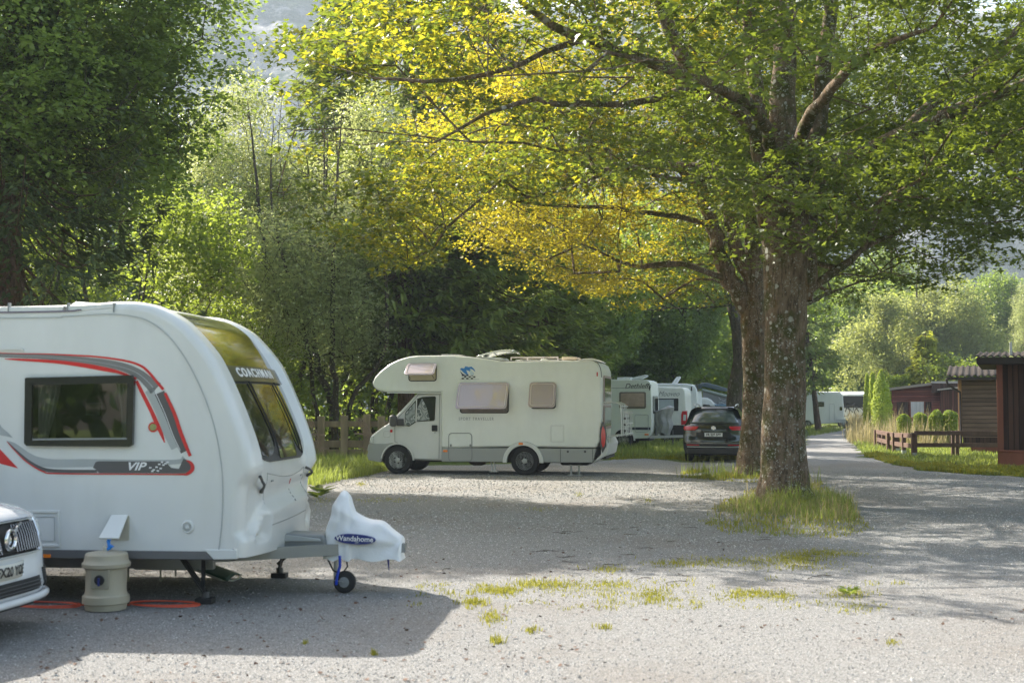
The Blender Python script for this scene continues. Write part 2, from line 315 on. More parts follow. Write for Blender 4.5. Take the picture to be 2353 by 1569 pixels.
class Skel:
    def __init__(s, cap=60000): s.P = np.zeros((cap, 3)); s.par = np.full(cap, -1, int); s.r = np.zeros(cap); s.fix = np.zeros(cap, bool); s.n = 0; s.limbs = []
    def add(s, p, par, r=0, fix=False):
        i = s.n; s.P[i] = p; s.par[i] = par; s.r[i] = r; s.fix[i] = fix; s.n += 1; return i
    def limb(s, pts, radii, rg, start=-1, wob=.06, step=.35):    # smooth hand-laid limb; its nodes take twigs
        pts = [np.array(p, float) for p in pts]; C = catmull([list(p)+[r] for p, r in zip(pts, radii)], max(2, int(np.linalg.norm(pts[-1]-pts[0])/max(1, len(pts)-1)/step)))
        if start < 0 and s.n: start = int(np.argmin(np.linalg.norm(s.P[:s.n]-pts[0], axis=1)))
        j = start; ch = []
        for i, c in enumerate(C):
            q = c[:3] + (rg.normal(size=3)*wob*min(1, i/3)*min(.5, c[3]*3+.1)); j = s.add(q, j, c[3], True); ch.append((q, c[3]))
        s.limbs.append(ch); return j
    def grow(s, T, rg, step=.5, sag=.12, pen=1.0, r0=.006):
        o = s.P[0]; T = T[np.argsort(np.linalg.norm((T-o)*[1,1,.6], axis=1))]; tips = []
        for t in T:
            Q = s.P[:s.n]; d = np.linalg.norm(Q-t, axis=1); c = d + pen*np.maximum(0, Q[:, 2]-(t[2]-.25*d)) + .06*np.linalg.norm(Q[:, :2]-o[:2], axis=1)
            j = int(np.argmin(c)); a = Q[j].copy(); L = d[j]; m = max(1, int(L/step)); jit = rg.normal(size=3)*.12*L; jit[2] = abs(jit[2])*.5 + sag*L
            for k in range(1, m+1):
                u = k/m; q = a + (t-a)*u + jit*math.sin(math.pi*u)*.6*(1-u*.3) + (rg.normal(size=3)*.03*min(L, 1) if k < m else 0)
                j = s.add(q, j, 0)
            tips.append(j)
        return np.array(tips)
    def radii(s, rtip=.006, p=2.3):
        n = s.n; acc = np.zeros(n)
        for i in range(n-1, -1, -1):
            if not s.fix[i]: s.r[i] = max(rtip, acc[i]**(1/p))
            if s.par[i] >= 0: acc[s.par[i]] += s.r[i]**p
    def wood(s, name, mat, parent, rg, sides=5, rmin=0):
        n = s.n; P = s.P[:n]; idx = np.array([i for i in range(n) if s.par[i] >= 0 and not (s.fix[i] and s.fix[s.par[i]]) and s.r[i] >= rmin], int)
        VV = []; LL = []; off = 0; starts = []; so = 0
        if len(idx):
            A = P[s.par[idx]]; B = P[idx]; ra = np.minimum(s.r[s.par[idx]], s.r[idx]*1.35); rb = s.r[idx]; d = unit(B-A); up = np.where(np.abs(d[:, 2:3]) < .9, [[0,0,1.]], [[1.,0,0]]); e1 = unit(np.cross(d, up)); e2 = np.cross(d, e1)
            an = np.arange(sides)*2*np.pi/sides; c, sn = np.cos(an)[None, :, None], np.sin(an)[None, :, None]
            ring = c*e1[:, None] + sn*e2[:, None]; V = np.concatenate([A[:, None]+ring*ra[:, None, None], B[:, None]+ring*rb[:, None, None]], 1).reshape(-1, 3)
            b = (np.arange(len(idx))*2*sides)[:, None]; k = np.arange(sides)[None, :]; k2 = (k+1) % sides
            L = np.stack([b+k, b+k2, b+sides+k2, b+sides+k], 2).reshape(-1); VV.append(V); LL.append(L); off += len(V); starts.append(np.arange(len(L)//4)*4); so += len(L)
        for ch in s.limbs:                                  # fat limbs: many-sided, knobbly
            m = len(ch); sd = 20 if ch[0][1] > .15 else 10; pts = np.array([c[0] for c in ch]); rr = np.array([c[1] for c in ch]); d = unit(np.gradient(pts, axis=0)); up = np.array([0,1.,0]); V = []
            for i in range(m):
                e1 = np.cross(d[i], up); e1 /= np.linalg.norm(e1); e2 = np.cross(e1, d[i]); a = np.arange(sd)*2*np.pi/sd
                rp = pts[i] + np.cos(a)[:, None]*e1*rr[i] + np.sin(a)[:, None]*e2*rr[i]
                k = 1 + .10*vnoise(rp*np.array([2.2,2.2,.7]), 4, 3); V.append(pts[i] + (rp-pts[i])*k[:, None])
            V = np.concatenate(V); b = (np.arange(m-1)*sd)[:, None]; k = np.arange(sd)[None, :]; k2 = (k+1) % sd
            L = (np.stack([b+k, b+k2, b+sd+k2, b+sd+k], 2).reshape(-1))+off; VV.append(V); LL.append(L); starts.append(np.arange((m-1)*sd)*4+so); so += len(L); off += len(V)
        return npmesh(name, np.concatenate(VV), np.concatenate(LL), np.concatenate(starts), mat, parent, smooth=True)
def sprays(s, tips, n, rad, rg, flat=.28, size=(.09,.15), tilt=.5, droop=.25, updir=(0,0,1)):
    tp = s.P[tips]; pa = s.P[s.par[tips]]; dr = unit(tp-pa); dr[:, 2] *= .3; dr = unit(dr)
    m = len(tips); q = np.repeat(tp, n, 0); D = np.repeat(dr, n, 0); lat = unit(np.cross(D, [[0,0,1.]]))
    a = rg.random(m*n)**.7; u = rg.random(m*n)*2*np.pi; rr = rad*(np.repeat(rg.uniform(.6, 1.3, m), n))*np.sqrt(a)
    off = D*(np.cos(u)*rr*1.15)[:, None] + lat*(np.sin(u)*rr*.85)[:, None]; off[:, 2] += rg.normal(size=m*n)*rad*flat - droop*rr*rr/rad
    pos = q+off; nrm = np.array([updir]) + rg.normal(size=(m*n, 3))*tilt; out = unit(off + D*.3*rad + rg.normal(size=off.shape)*.25*rad)
    cl = np.repeat(rg.random(m), n)
    return pos, nrm, out, rg.uniform(size[0], size[1], m*n), np.clip(.5*cl + .5*rg.random(m*n), 0, 1)
def ell(c, r, n, rg, shell=.45):
    d = unit(rg.normal(size=(n, 3))); k = (shell + (1-shell)*rg.random(n))**.6; return np.array(c) + d*np.array(r)*k[:, None]
def gaps(P, seed, freq, th): return P[vnoise(P*freq, seed, 2) > th]

def tree_thing(name, loc, label, cat, group=None): return empty(name, loc, 0, label, cat, group)
def broadleaf(name, loc, H, blobs, label, cat, bark, leaf, seed, nt=160, nt2=900, per=40, srad=.45, size=(.1,.16), shape=LOBE, trunk_r=.2, lean=(0,0), fork=.35, stems=1, group=None, tilt=.6, flat=.35, gapth=-.35, rmin=.0, droop=.25, rtip=.006, zb=0, up=(0,0,1)):
    rg = np.random.default_rng(seed); root = tree_thing(name, loc, label, cat, group); s = Skel()
    for k in range(stems):
        a = 2*math.pi*k/stems + seed; sp = .0 if stems == 1 else .35; tr = trunk_r*(1 if stems == 1 else rg.uniform(.6, 1))
        ox, oy = math.cos(a)*sp, math.sin(a)*sp; h1 = H*fork; tx, ty = lean[0] + (ox*4.5 if stems > 1 else 0), lean[1] + (oy*4 if stems > 1 else 0)
        w = lambda: rg.normal()*.02*H
        s.limb([(ox,oy,-.1), (ox+tx*.15,oy+ty*.15,h1*.5), (ox+tx*.4+w(),oy+ty*.4+w(),h1), (tx*.75+ox+w(),ty*.75+oy+w(),H*.62), (tx+ox,ty+oy,H*.88)], [tr*1.35, tr, tr*.85, tr*.5, tr*.12], rg, start=-1 if k == 0 else 0, step=.5)
    T = np.concatenate([ell(c, r, max(3, int(nt*w/sum(b[2] for b in blobs))), rg, .3) for c, r, w in blobs]); T = T[T[:, 2] > zb]
    s.grow(T, rg, step=.8)
    T2 = np.concatenate([ell(c, r, int(nt2*w*1.25/sum(b[2] for b in blobs)), rg) for c, r, w in blobs]); T2 = gaps(T2, seed, .55, gapth); T2 = T2[T2[:, 2] > zb]
    tips = s.grow(T2, rg, step=.45); s.radii(rtip)
    s.wood('trunk', bark, root, rg, 4, rmin)
    pos, nrm, out, sz, v = sprays(s, tips, per, srad, rg, flat, size, tilt, droop, up)
    leaves('crown', pos, nrm, out, sz, leaf, root, rg, shape, vv=v); return root
def copy_tree(o, loc, rz, sc, label, dims=None):
    r = o.copy(); COL.objects.link(r); r.location = loc; r.rotation_euler = (0, 0, rz); r.scale = dims or (sc, sc, sc); r['label'] = label
    for c in o.children:
        d = c.copy(); COL.objects.link(d); d.parent = r
    return r
def spruce(name, loc, H, Rr, label, bark, leaf, seed, z0=1.5, tr=.28, per=1.0, droop=.35, group=None, dens=1.0, zt=None, cat='spruce tree', ns=1.0):
    rg = np.random.default_rng(seed); root = tree_thing(name, loc, label, cat, group); s = Skel(90000)
    s.limb([(0,0,-.1), (rg.normal()*.05,0,H*.3), (0,rg.normal()*.08,H*.65), (0,0,H)], [tr*1.15, tr*.85, tr*.45, .02], rg, wob=.0, step=.5)
    pos = []; dirs = []; nr = []; sz = []; z = z0
    while z < (zt or H*.985):
        u = (z-z0)/(H-z0); L0 = Rr*(1-u)**.75*(.75+.35*min(1, u*5+.2)); nb = int(rg.integers(5, 8))
        for b in range(nb):
            a = rg.random()*6.283; L = L0*rg.uniform(.65, 1.12); d = np.array([math.cos(a), math.sin(a), 0]); base = np.array([0,0,z+rg.normal()*.12]); lat = np.array([-d[1], d[0], 0])
            nseg = max(3, int(L/.35)); j = int(np.argmin(np.abs(s.P[:s.n, 2]-base[2]) + 9*(~s.fix[:s.n]))); C = []
            for k in range(1, nseg+1):
                t = k/nseg; q = base + d*L*t + np.array([0,0, L*(-droop*math.sin(t*2.2)+.22*t*t*droop*2)]); C.append(q); j = s.add(q, j, max(.007, .035*(1-t)*min(1, L/2)), False)
            C = np.array(C); nn = int(26*L*per*dens)+4                                  # needle fronds on side twigs
            t = rg.random(nn)**.75; ii = np.minimum((t*(nseg-1)).astype(int), nseg-1); sd = np.where(rg.random(nn) < .5, -1, 1); w = L*.30*(1-t*.75)*rg.random(nn)
            q = C[ii] + lat*(sd*w)[:, None] + d*(w*.5)[:, None] + rg.normal(size=(nn, 3))*.05; q[:, 2] -= w*.45 + rg.random(nn)*.10
            dd = lat*(sd*.75)[:, None] + d*.8 + rg.normal(size=(nn, 3))*.25; dd[:, 2] -= rg.uniform(.2, 1.1, nn)
            pos.append(q); dirs.append(dd); nr.append(np.array([0,0,1.]) + d*.25 + rg.normal(size=(nn, 3))*.45); sz.append(rg.uniform(.22, .5, nn)*ns)
        z += rg.uniform(.26, .42)/dens**.3*(1 if H > 8 else .6)
    s.radii_skip = True; s.wood('trunk', bark, root, rg, 4)
    P = np.concatenate(pos); leaves('crown', P, np.concatenate(nr), np.concatenate(dirs), np.concatenate(sz), leaf, root, rg, [(0,0),(.25,.13),(.7,.12),(1,0),(.7,-.12),(.25,-.13)], .3)
    return root
def blades(name, P, h, w, mat, rg, lean=.35, label=None, kind='stuff', parent=None, cat=None, dirn=None):
    n = len(P); h = np.asarray(h); a = rg.random(n)*6.283; d = np.stack([np.cos(a), np.sin(a), np.zeros(n)], 1); s = np.stack([-d[:, 1], d[:, 0], np.zeros(n)], 1)
    h = (h*rg.uniform(.35, 1.2, n)*(1+.55*vnoise(P*5.5, 31, 3)+.3*vnoise(P*1.3, 32, 2)))[:, None]; l = (lean*rg.random(n))[:, None]; w = (w*rg.uniform(.6, 1.3, n))[:, None]
    p1 = P + d*h*l*.35 + [[0,0,1]]*h*.55; p2 = P + d*h*l*1.2 + [[0,0,1]]*h*(1-.4*l)
    V = np.stack([P-s*w/2, P+s*w/2, p1+s*w*.4, p1-s*w*.4, p2], 1).reshape(-1, 3); b = np.arange(n)*5
    L = np.stack([b, b+1, b+2, b+3, b+3, b+2, b+4], 1).ravel(); st = np.stack([np.arange(n)*7, np.arange(n)*7+4], 1).ravel()
    o = npmesh(name, V, L, st, mat, parent, v=np.repeat(rg.random(n), 2)); tag(o, label, cat, None, kind); return o

L_MAPLE = leafmat('maple_leaf', (.05,.085,.025), (.115,.155,.045), (.30,.38,.035), .45, .40, .5)
L_MAPLE2 = leafmat('maple_leaf_yellow_backlight', (.09,.12,.02), (.20,.215,.03), (.60,.56,.035), .6, .42, .45)  # yellow of sun shining through the leaves, put into the leaf colour
L_MAPLE3 = leafmat('maple_leaf_golden_backlight', (.10,.115,.018), (.22,.205,.03), (.64,.54,.035), .6, .42, .45)  # golden backlight of the rear crown, put into the leaf colour
L_DARK = leafmat('dark_leaf', (.07,.115,.038), (.18,.25,.08), (.42,.56,.08), .45, .38, .55)
L_BRIGHT = leafmat('bright_leaf', (.085,.135,.025), (.18,.24,.05), (.42,.52,.06), .55, .45, .4)
L_WILLOW = leafmat('willow_leaf', (.18,.225,.10), (.35,.39,.20), (.66,.72,.25), .45, .38, .55)
L_PALE = leafmat('pale_leaf', (.15,.19,.07), (.28,.32,.13), (.52,.56,.15), .5, .5, .4)
L_FIR = leafmat('spruce_needle', (.085,.13,.035), (.21,.26,.06), (.45,.54,.09), .3, .6, .3)
L_FIRB = leafmat('dark_spruce_needle', (.04,.06,.03), (.11,.14,.05), (.2,.25,.06), .22, .6, .3)
L_FIRY = leafmat('young_conifer_needle', (.18,.22,.03), (.36,.40,.06), (.60,.62,.07), .4, .6, .3)
L_THUJA = leafmat('thuja_leaf', (.12,.19,.025), (.26,.34,.045), (.50,.60,.06), .35, .6, .3)
GRASS = leafmat('grass_blade', (.06,.10,.025), (.20,.25,.07), (.42,.50,.09), .45, .5, .35)
GRASSD = leafmat('dry_grass_blade', (.16,.15,.06), (.42,.33,.18), (.50,.42,.20), .4, .5, .3)
MOSS = leafmat('yellow_grass_blade', (.13,.15,.02), (.28,.27,.04), (.50,.48,.06), .4, .6, .2)
B_MAPLE = barkmat('maple_bark', (.095,.064,.042), (.26,.19,.135), 1, .85)
B_DARK = barkmat('dark_bark', (.05,.042,.034), (.13,.105,.08), .3, .5)
B_SPRUCE = barkmat('spruce_bark', (.08,.05,.036), (.20,.125,.09), .2, .2)

def maple_front():
    rg = np.random.default_rng(11); base = G(1806, 1158); root = tree_thing('maple_tree', (base.x, base.y, 0), 'big maple in grass tuft with broad grey trunk speckled with white lichen, nearest tree', 'maple tree')
    def q(px, py, Y): return tuple(at(px, py, Y)-Vector((base.x, base.y, 0)))
    Y0 = base.y; s = Skel()
    s.limb([(0,0,-.15), q(1803,1120,Y0), q(1803,1050,Y0), q(1803,950,Y0), q(1804,820,Y0), q(1806,700,Y0), q(1806,600,Y0), q(1806,510,Y0), q(1800,440,Y0), q(1795,330,Y0), q(1800,150,Y0), q(1800,-120,Y0), q(1790,-500,Y0)], [.66,.47,.41,.395,.375,.375,.40,.43,.34,.25,.2,.15,.06], rg, wob=.02)
    s.limb([q(1842,690,Y0+.05), q(1848,600,Y0+.1), q(1850,520,Y0+.1), q(1862,430,Y0+.1), q(1880,300,Y0+.3), q(1905,60,Y0), q(1950,-250,Y0)], [.2,.2,.19,.17,.15,.12,.05], rg)
    s.limb([q(1770,520,Y0), q(1752,430,Y0), q(1745,340,Y0-.3), q(1735,200,Y0-.6), q(1720,-60,Y0-.8), q(1690,-400,Y0-1)], [.2,.19,.16,.13,.1,.04], rg)
    s.limb([q(1870,420,Y0), q(1930,370,Y0-.5), q(2060,322,Y0-1.2), q(2180,262,Y0-1.8), q(2350,190,Y0-2.4), q(2560,60,Y0-2.6)], [.15,.14,.13,.11,.08,.04], rg)
    s.limb([q(2040,335,Y0-1.1), q(2150,230,Y0-.5), q(2290,120,Y0), q(2400,-10,Y0)], [.1,.09,.06,.03], rg)
    s.limb([q(1850,670,Y0), q(1905,635,Y0+.2), q(1965,585,Y0+.5), q(2040,540,Y0+1.2), q(2200,470,Y0+2)], [.085,.075,.06,.04,.02], rg)
    s.limb([q(1760,430,Y0-.2), q(1700,412,Y0-.8), q(1600,415,Y0-1.4), q(1500,405,Y0-1.8)], [.07,.055,.05,.03], rg)
    s.limb([q(1765,340,Y0-.3), q(1700,260,Y0-.8), q(1600,190,Y0-1.4), q(1480,135,Y0-2), q(1340,95,Y0-2.8), q(1210,20,Y0-3.2), q(1150,-60,Y0-3.4)], [.14,.13,.12,.1,.08,.05,.02], rg)
    s.limb([q(1590,185,Y0-1.4), q(1545,80,Y0-1.6), q(1510,-20,Y0-1.8), q(1480,-200,Y0-1.8)], [.13,.12,.1,.04], rg)
    s.limb([q(1330,95,Y0-2.8), q(1250,120,Y0-3.6), q(1130,170,Y0-4.6), q(980,190,Y0-5), q(860,180,Y0-5)], [.05,.045,.035,.025,.015], rg)
    s.limb([q(1600,190,Y0-1.4), q(1480,235,Y0-2.4), q(1330,238,Y0-3.4), q(1180,240,Y0-4), q(1000,330,Y0-4.6)], [.08,.06,.05,.035,.015], rg)
    s.limb([q(1790,380,Y0-.2), q(1740,260,Y0-2.2), q(1600,180,Y0-4.6), q(1400,120,Y0-6)], [.12,.09,.06,.02], rg)
    s.limb([q(1810,380,Y0-.2), q(1890,230,Y0-2.4), q(2000,120,Y0-4.4), q(2150,60,Y0-5.6)], [.12,.09,.06,.02], rg)
    def env(P):
        r = np.hypot(P[:, 0], P[:, 1]); zb = 4.2 + .022*r*r - np.clip((P[:, 1]-1)/4, 0, 1)*.75*(P[:, 0] > .2) - .9*np.clip((-P[:, 0]-5.8)/1, 0, 1) + 1.7*((P[:, 1] > .3) & (P[:, 0] < .3) & (P[:, 0] > -3.4)) + .3*vnoise(P[:, :2]*.7, 2, 2); zb = np.where((P[:, 0] < -.8) & (P[:, 0] > -6), np.maximum(zb, 5.45+.167*P[:, 1]+.35*vnoise(P[:, :2]*1.1, 3, 2)), zb); zt = 14 - .09*r*r
        return P[(P[:, 2] > zb) & (P[:, 2] < zt) & (r < 8.3 + .9*(P[:, 0] < -4))]
    def samp(n, low):
        P = rg.uniform([-9.2,-8.3,3.5], [8.3,8.3,14], (n, 3)); P = env(P); r = np.hypot(P[:, 0], P[:, 1]); zb = 4.5+.028*r*r
        return P[rg.random(len(P)) < np.clip(1.15-(P[:, 2]-zb)/7.0, .5, 1)*(1-.0*r)]
    T1 = samp(900, 0); s.grow(T1, rg, step=.7, sag=.05)
    T2 = gaps(samp(9000, 0), 21, .8, -.24); tips = s.grow(T2[:4300], rg, step=.4, sag=.05); s.radii(.0055)
    s.wood('trunk', B_MAPLE, root, rg, 5)
    pos, nrm, out, sz, v = sprays(s, tips, 78, .57, rg, .10, (.065,.13), .38, .22)
    k = np.clip((-pos[:, 0]-2.2)/4.5, 0, 1); backlit = rg.random(len(pos)) < k*.6*np.clip((pos[:, 0]+8.6)/2.2, .15, 1)  # leaves on the sunward left take the colour with painted backlight
    ob = leaves('crown', pos, nrm, out, sz, [L_MAPLE, L_MAPLE2], root, rg, MAPLE, vv=v); ob.data.polygons.foreach_set('material_index', backlit.astype(np.int32))
def maple_rear():
    rg = np.random.default_rng(12); base = G(1728, 1092); root = tree_thing('maple_tree', (base.x, base.y, 0), 'second maple just behind the nearest one, mossy forked trunk and glowing yellow-green crown', 'maple tree')
    def q(px, py, Y): return tuple(at(px, py, Y)-Vector((base.x, base.y, 0)))
    Y0 = base.y; s = Skel()
    s.limb([(0,0,-.15), q(1729,1070,Y0), q(1732,1000,Y0), q(1734,900,Y0), q(1732,800,Y0), q(1730,720,Y0), q(1733,640,Y0), q(1728,520,Y0), q(1718,380,Y0), q(1715,200,Y0), q(1715,0,Y0), q(1710,-150,Y0)], [.60,.41,.33,.30,.30,.31,.22,.19,.16,.13,.1,.05], rg, wob=.02)
    s.limb([q(1722,720,Y0), q(1690,665,Y0), q(1658,600,Y0), q(1636,520,Y0), q(1612,440,Y0-.2), q(1585,300,Y0-.4), q(1560,120,Y0-.6), q(1540,-60,Y0-.6)], [.22,.22,.20,.18,.15,.12,.09,.04], rg)
    s.limb([q(1728,650,Y0), q(1690,560,Y0), q(1672,470,Y0), q(1660,330,Y0+.3), q(1650,120,Y0+.5)], [.18,.17,.16,.13,.06], rg)
    s.limb([q(1668,640,Y0), q(1600,618,Y0-.5), q(1540,606,Y0-.9), q(1470,610,Y0-1.2), q(1420,598,Y0-1.5), q(1340,560,Y0-2)], [.08,.07,.06,.05,.035,.015], rg)
    s.limb([q(1612,440,Y0), q(1520,350,Y0-1), q(1400,290,Y0-2), q(1250,250,Y0-3), q(1080,230,Y0-3.5)], [.11,.09,.07,.05,.02], rg)
    s.limb([q(1640,520,Y0), q(1560,500,Y0-.5), q(1420,480,Y0-1.5), q(1250,470,Y0-2), q(1060,450,Y0-2)], [.08,.07,.05,.035,.015], rg)
    s.limb([q(1745,600,Y0), q(1850,480,Y0+1), q(2000,380,Y0+2), q(2150,300,Y0+2.4)], [.13,.1,.07,.02], rg)
    def env(P):
        r = np.hypot(P[:, 0], P[:, 1]); zb = 4.0 + .040*r*r - np.clip(-P[:, 0]-2, 0, 3)*.12 + 2.1*((P[:, 1] < .8) & (P[:, 0] > -3.2)) + .35*vnoise(P[:, :2]*.7, 5, 2); zt = 15 - .09*r*r
        return P[(P[:, 2] > zb) & (P[:, 2] < zt) & (r < 8.4)]
    def samp(n):
        P = env(rg.uniform([-8.4,-8.4,3.4], [8.4,8.4,15], (n, 3))); r = np.hypot(P[:, 0], P[:, 1])
        return P[rg.random(len(P)) < np.clip(1.15-(P[:, 2]-4.1-.04*r*r)/8.0, .45, 1)]
    s.grow(samp(800), rg, step=.7, sag=.05)
    T2 = gaps(samp(9000), 22, .8, -.22); tips = s.grow(T2[:3400], rg, step=.4, sag=.05); s.radii(.0055)
    s.wood('trunk', B_MAPLE, root, rg, 5)
    pos, nrm, out, sz, v = sprays(s, tips, 70, .56, rg, .10, (.06,.11), .42, .22)
    k = np.clip((-pos[:, 0]+.2)/3.5, 0, 1); backlit = rg.random(len(pos)) < k*.92  # left half of the crown gets the painted golden backlight
    ob = leaves('crown', pos, nrm, out, sz, [L_MAPLE, L_MAPLE3], root, rg, MAPLE, vv=v); ob.data.polygons.foreach_set('material_index', backlit.astype(np.int32))
maple_front(); maple_rear()

# left: dark maple over the caravan, spruce with the red trunk, bright hazels behind
broadleaf('maple_tree', (-13.6, 27, 0), 14, [((1.2,0,8.5), (6.6,5.5,4.6), 5), ((4.4,.5,7.2), (3.3,3.2,2.6), 2), ((3.6,.3,10.8), (4.2,3.6,3), 2)], 'dense dark green maple filling the upper left, above the white caravan', 'maple tree', B_DARK, L_DARK, 31, nt=300, nt2=3000, per=62, srad=.62, size=(.08,.15), shape=LOBE, trunk_r=.35, gapth=-.22, flat=.13, tilt=.42, zb=6.1, droop=.35)
spruce('spruce_tree', (at(14, 700, 25.6).x, 25.6, 0), 11.5, 4.6, 'drooping dark spruce with reddish trunk at the left picture edge', B_SPRUCE, L_FIRB, 32, z0=3.2, tr=.34, droop=.55, dens=.85, per=3.0, ns=.5)
hz = 'sunlit hazel thicket between the fence and the wood'
broadleaf('hazel_bush', (-11.2, 38, 0), 8, [((0,0,4.2), (3.2,2.6,3.2), 3), ((1.6,0,6.2), (2,2,2), 1)], 'bright yellow-green hazel bush behind the caravan roof, below the drooping spruce', 'hazel bush', B_DARK, L_BRIGHT, 33, nt=90, nt2=700, per=40, srad=.55, size=(.10,.17), trunk_r=.09, stems=5, gapth=-.02, group=hz, flat=.22)
hb = bpy.data.objects['hazel_bush']
copy_tree(hb, (-15.5, 40, 0), 2, 1.1, 'bright hazel bush seen behind the reddish spruce trunk at far left')
copy_tree(hb, (-8.2, 40.0, 0), 4, .62, 'bright hazel bush right of the caravan roof, in front of the slender willows')
# slender willows / alders left of centre
wl = 'slender multi-stem willows left of the motorhome'
broadleaf('willow_tree', (at(655, 900, 43).x, 43, 0), 13, [((-.8,0,9.4), (2.6,2.2,3.6), 3), ((1.1,0,7.6), (2.2,2,3.4), 2), ((.6,0,4.6), (2.5,2,2.2), 1.3), ((-2.0,0,6.0), (1.9,2,2.6), 1.2), ((1.0,0,11.2), (1.2,1.2,1.6), .5)], 'tall silvery willow with several thin stems between the two darkest conifers', 'willow tree', B_DARK, L_WILLOW, 34, nt=160, nt2=2000, per=46, srad=.45, size=(.07,.13), shape=OVAL, trunk_r=.12, stems=4, flat=.45, tilt=.9, gapth=-.05, fork=.3, group=wl)
wt = bpy.data.objects['willow_tree']
copy_tree(wt, (at(540, 900, 45).x, 45, 0), 2.2, 1.05, 'pale willow whose top stands against the grey cliff', (1.0,1.0,.84))
copy_tree(wt, (at(765, 900, 42).x, 42, 0), 4.0, .8, 'shorter willow nearest the old fence posts, right stem group', (1.05,1.05,.95))
copy_tree(wt, (at(860, 900, 47).x, 47, 0), 5.5, .9, 'willow just left of the tall spruce behind the motorhome cab', (1,1,.9))
sp = 'tall spruces behind the motorhome'
spruce('spruce_tree', (at(935, 900, 45).x, 45, 0), 21, 3.9, 'tall spruce whose trunk rises behind the cab of the motorhome', B_SPRUCE, L_FIR, 35, z0=3.6, tr=.3, group=sp, droop=.36, dens=1.15)
s1 = bpy.data.objects['spruce_tree.001']
copy_tree(s1, (at(1085, 900, 48).x, 48, 0), 1.3, 1, 'dark spruce standing behind the roof hatch of the motorhome', (1.05,1.05,.95))
copy_tree(s1, (at(800, 900, 51).x, 51, 0), 2.6, 1, 'spruce behind the willows with long boughs against the cliff at the top', (1.05,1.05,1.1))
copy_tree(s1, (at(1230, 900, 55).x, 55, 0), 4.1, 1, 'spruce behind the rear end of the motorhome, half hidden by yellow maple leaves', (.95,.95,.8))
copy_tree(s1, (at(40, 900, 60).x, 60, 0), 5.1, 1, 'tall spruce deep in the wood behind the bright hazels', (1.1,1.1,.9))
# leafy trees behind the parked caravans
lt = 'leafy trees behind the row of parked caravans'
broadleaf('alder_tree', (at(1330, 900, 69).x, 69, 0), 13, [((0,0,7.4), (3.6,3,4.6), 3), ((-.8,0,4), (2.6,2.4,2.4), 1)], 'thin-stemmed alder rising behind the rear end of the motorhome', 'alder tree', B_DARK, L_DARK, 36, nt=110, nt2=1100, per=40, srad=.6, size=(.13,.22), trunk_r=.15, stems=3, gapth=-.25, group=lt, flat=.4, tilt=.8)
al = bpy.data.objects['alder_tree']
for px, Y, rz, sc, lb in ((1440, 78, 1, 1.0, 'alder behind the beige caravan with the open roof hatch'), (1545, 76, 2.4, .95, 'alder behind the second parked caravan and the tall white camper'), (1600, 94, 3.9, 1.1, 'alder far behind the black car'), (1190, 60, 5, .9, 'alder behind the roof rack of the motorhome'), (620, 58, .6, 1.0, 'alder in the wood behind the silvery willows'), (430, 60, 3, .9, 'alder in the wood left of the silvery willows'), (1790, 90, 1.9, 1.15, 'alder at the far bend of the track behind the two maples'), (1965, 116, 2.8, 1.05, 'alder between the leaning spruce and the wide pale willow'), (2290, 118, .8, 1.15, 'dark green alder right of the wide pale willow, above the middle cabin'), (2030, 138, 4.4, 1.5, 'tallest alder behind the wide pale willow')):
    copy_tree(al, (at(px, 900, Y).x, Y, 0), rz, sc, lb)
broadleaf('oak_tree', (at(1688, 900, 47).x, 47, 0), 11, [((0,0,6.8), (4.6,3.6,2.9), 3), ((-2.2,0,6.0), (2.8,2.4,1.2), 1)], 'dark-trunked tree with level boughs behind the black car', 'tree', B_DARK, L_DARK, 37, nt=140, nt2=900, per=40, srad=.55, size=(.11,.19), trunk_r=.3, gapth=-.2, flat=.25, zb=4.9)
# right background
broadleaf('willow_tree', (at(2110, 900, 106).x, 106, 0), 13.5, [((-1.5,0,7.4), (3.4,3.4,3.4), 3), ((2.6,0,9.2), (2.8,3,2.6), 2), ((-4.9,0,5.2), (2.4,3,2.6), 1.5), ((5.4,0,6.0), (2.2,3,2.2), 1), ((-3.4,0,9.4), (1.6,2,1.6), .7), ((1.2,-1,4.4), (3.2,2,1.6), 1)], 'wide pale willow with dark forked trunk beyond the brown cabins', 'willow tree', B_DARK, L_PALE, 38, nt=150, nt2=1500, per=44, srad=.75, size=(.16,.30), shape=OVAL, trunk_r=.32, flat=.5, tilt=.9, gapth=-.02)
w3 = bpy.data.objects['willow_tree.003']
copy_tree(w3, (at(1925, 900, 124).x, 124, 0), 2, 1.0, 'pale willow beyond the far bend, left of the wide forked willow', (1,1,.95))
copy_tree(w3, (at(2255, 900, 128).x, 128, 0), 4, 1.1, 'hazy green tree highest above the corrugated cabin roofs')
copy_tree(w3, (at(2420, 900, 110).x, 110, 0), 5.3, 1.0, 'pale tree at the right picture edge above the nearest cabin')
spruce('spruce_tree', (at(1880, 900, 84).x, 84, 0), 10, 3.4, 'leaning spruce with drooping boughs over the far white motorhomes', B_SPRUCE, L_FIR, 39, z0=3.7, tr=.2, droop=.38, dens=.8)
sp5 = [o for o in COL.objects if o.get('label', '').startswith('leaning spruce')][0]; sp5.rotation_euler = (0, R(-6), 0)
spruce('young_conifer', (at(2128, 900, 77).x, 77, 0), 5.9, 2.1, 'young yellow-green conifer behind the reddish cabin', B_SPRUCE, L_FIRY, 40, z0=.3, tr=.09, droop=-.25, dens=2.0, cat='conifer')
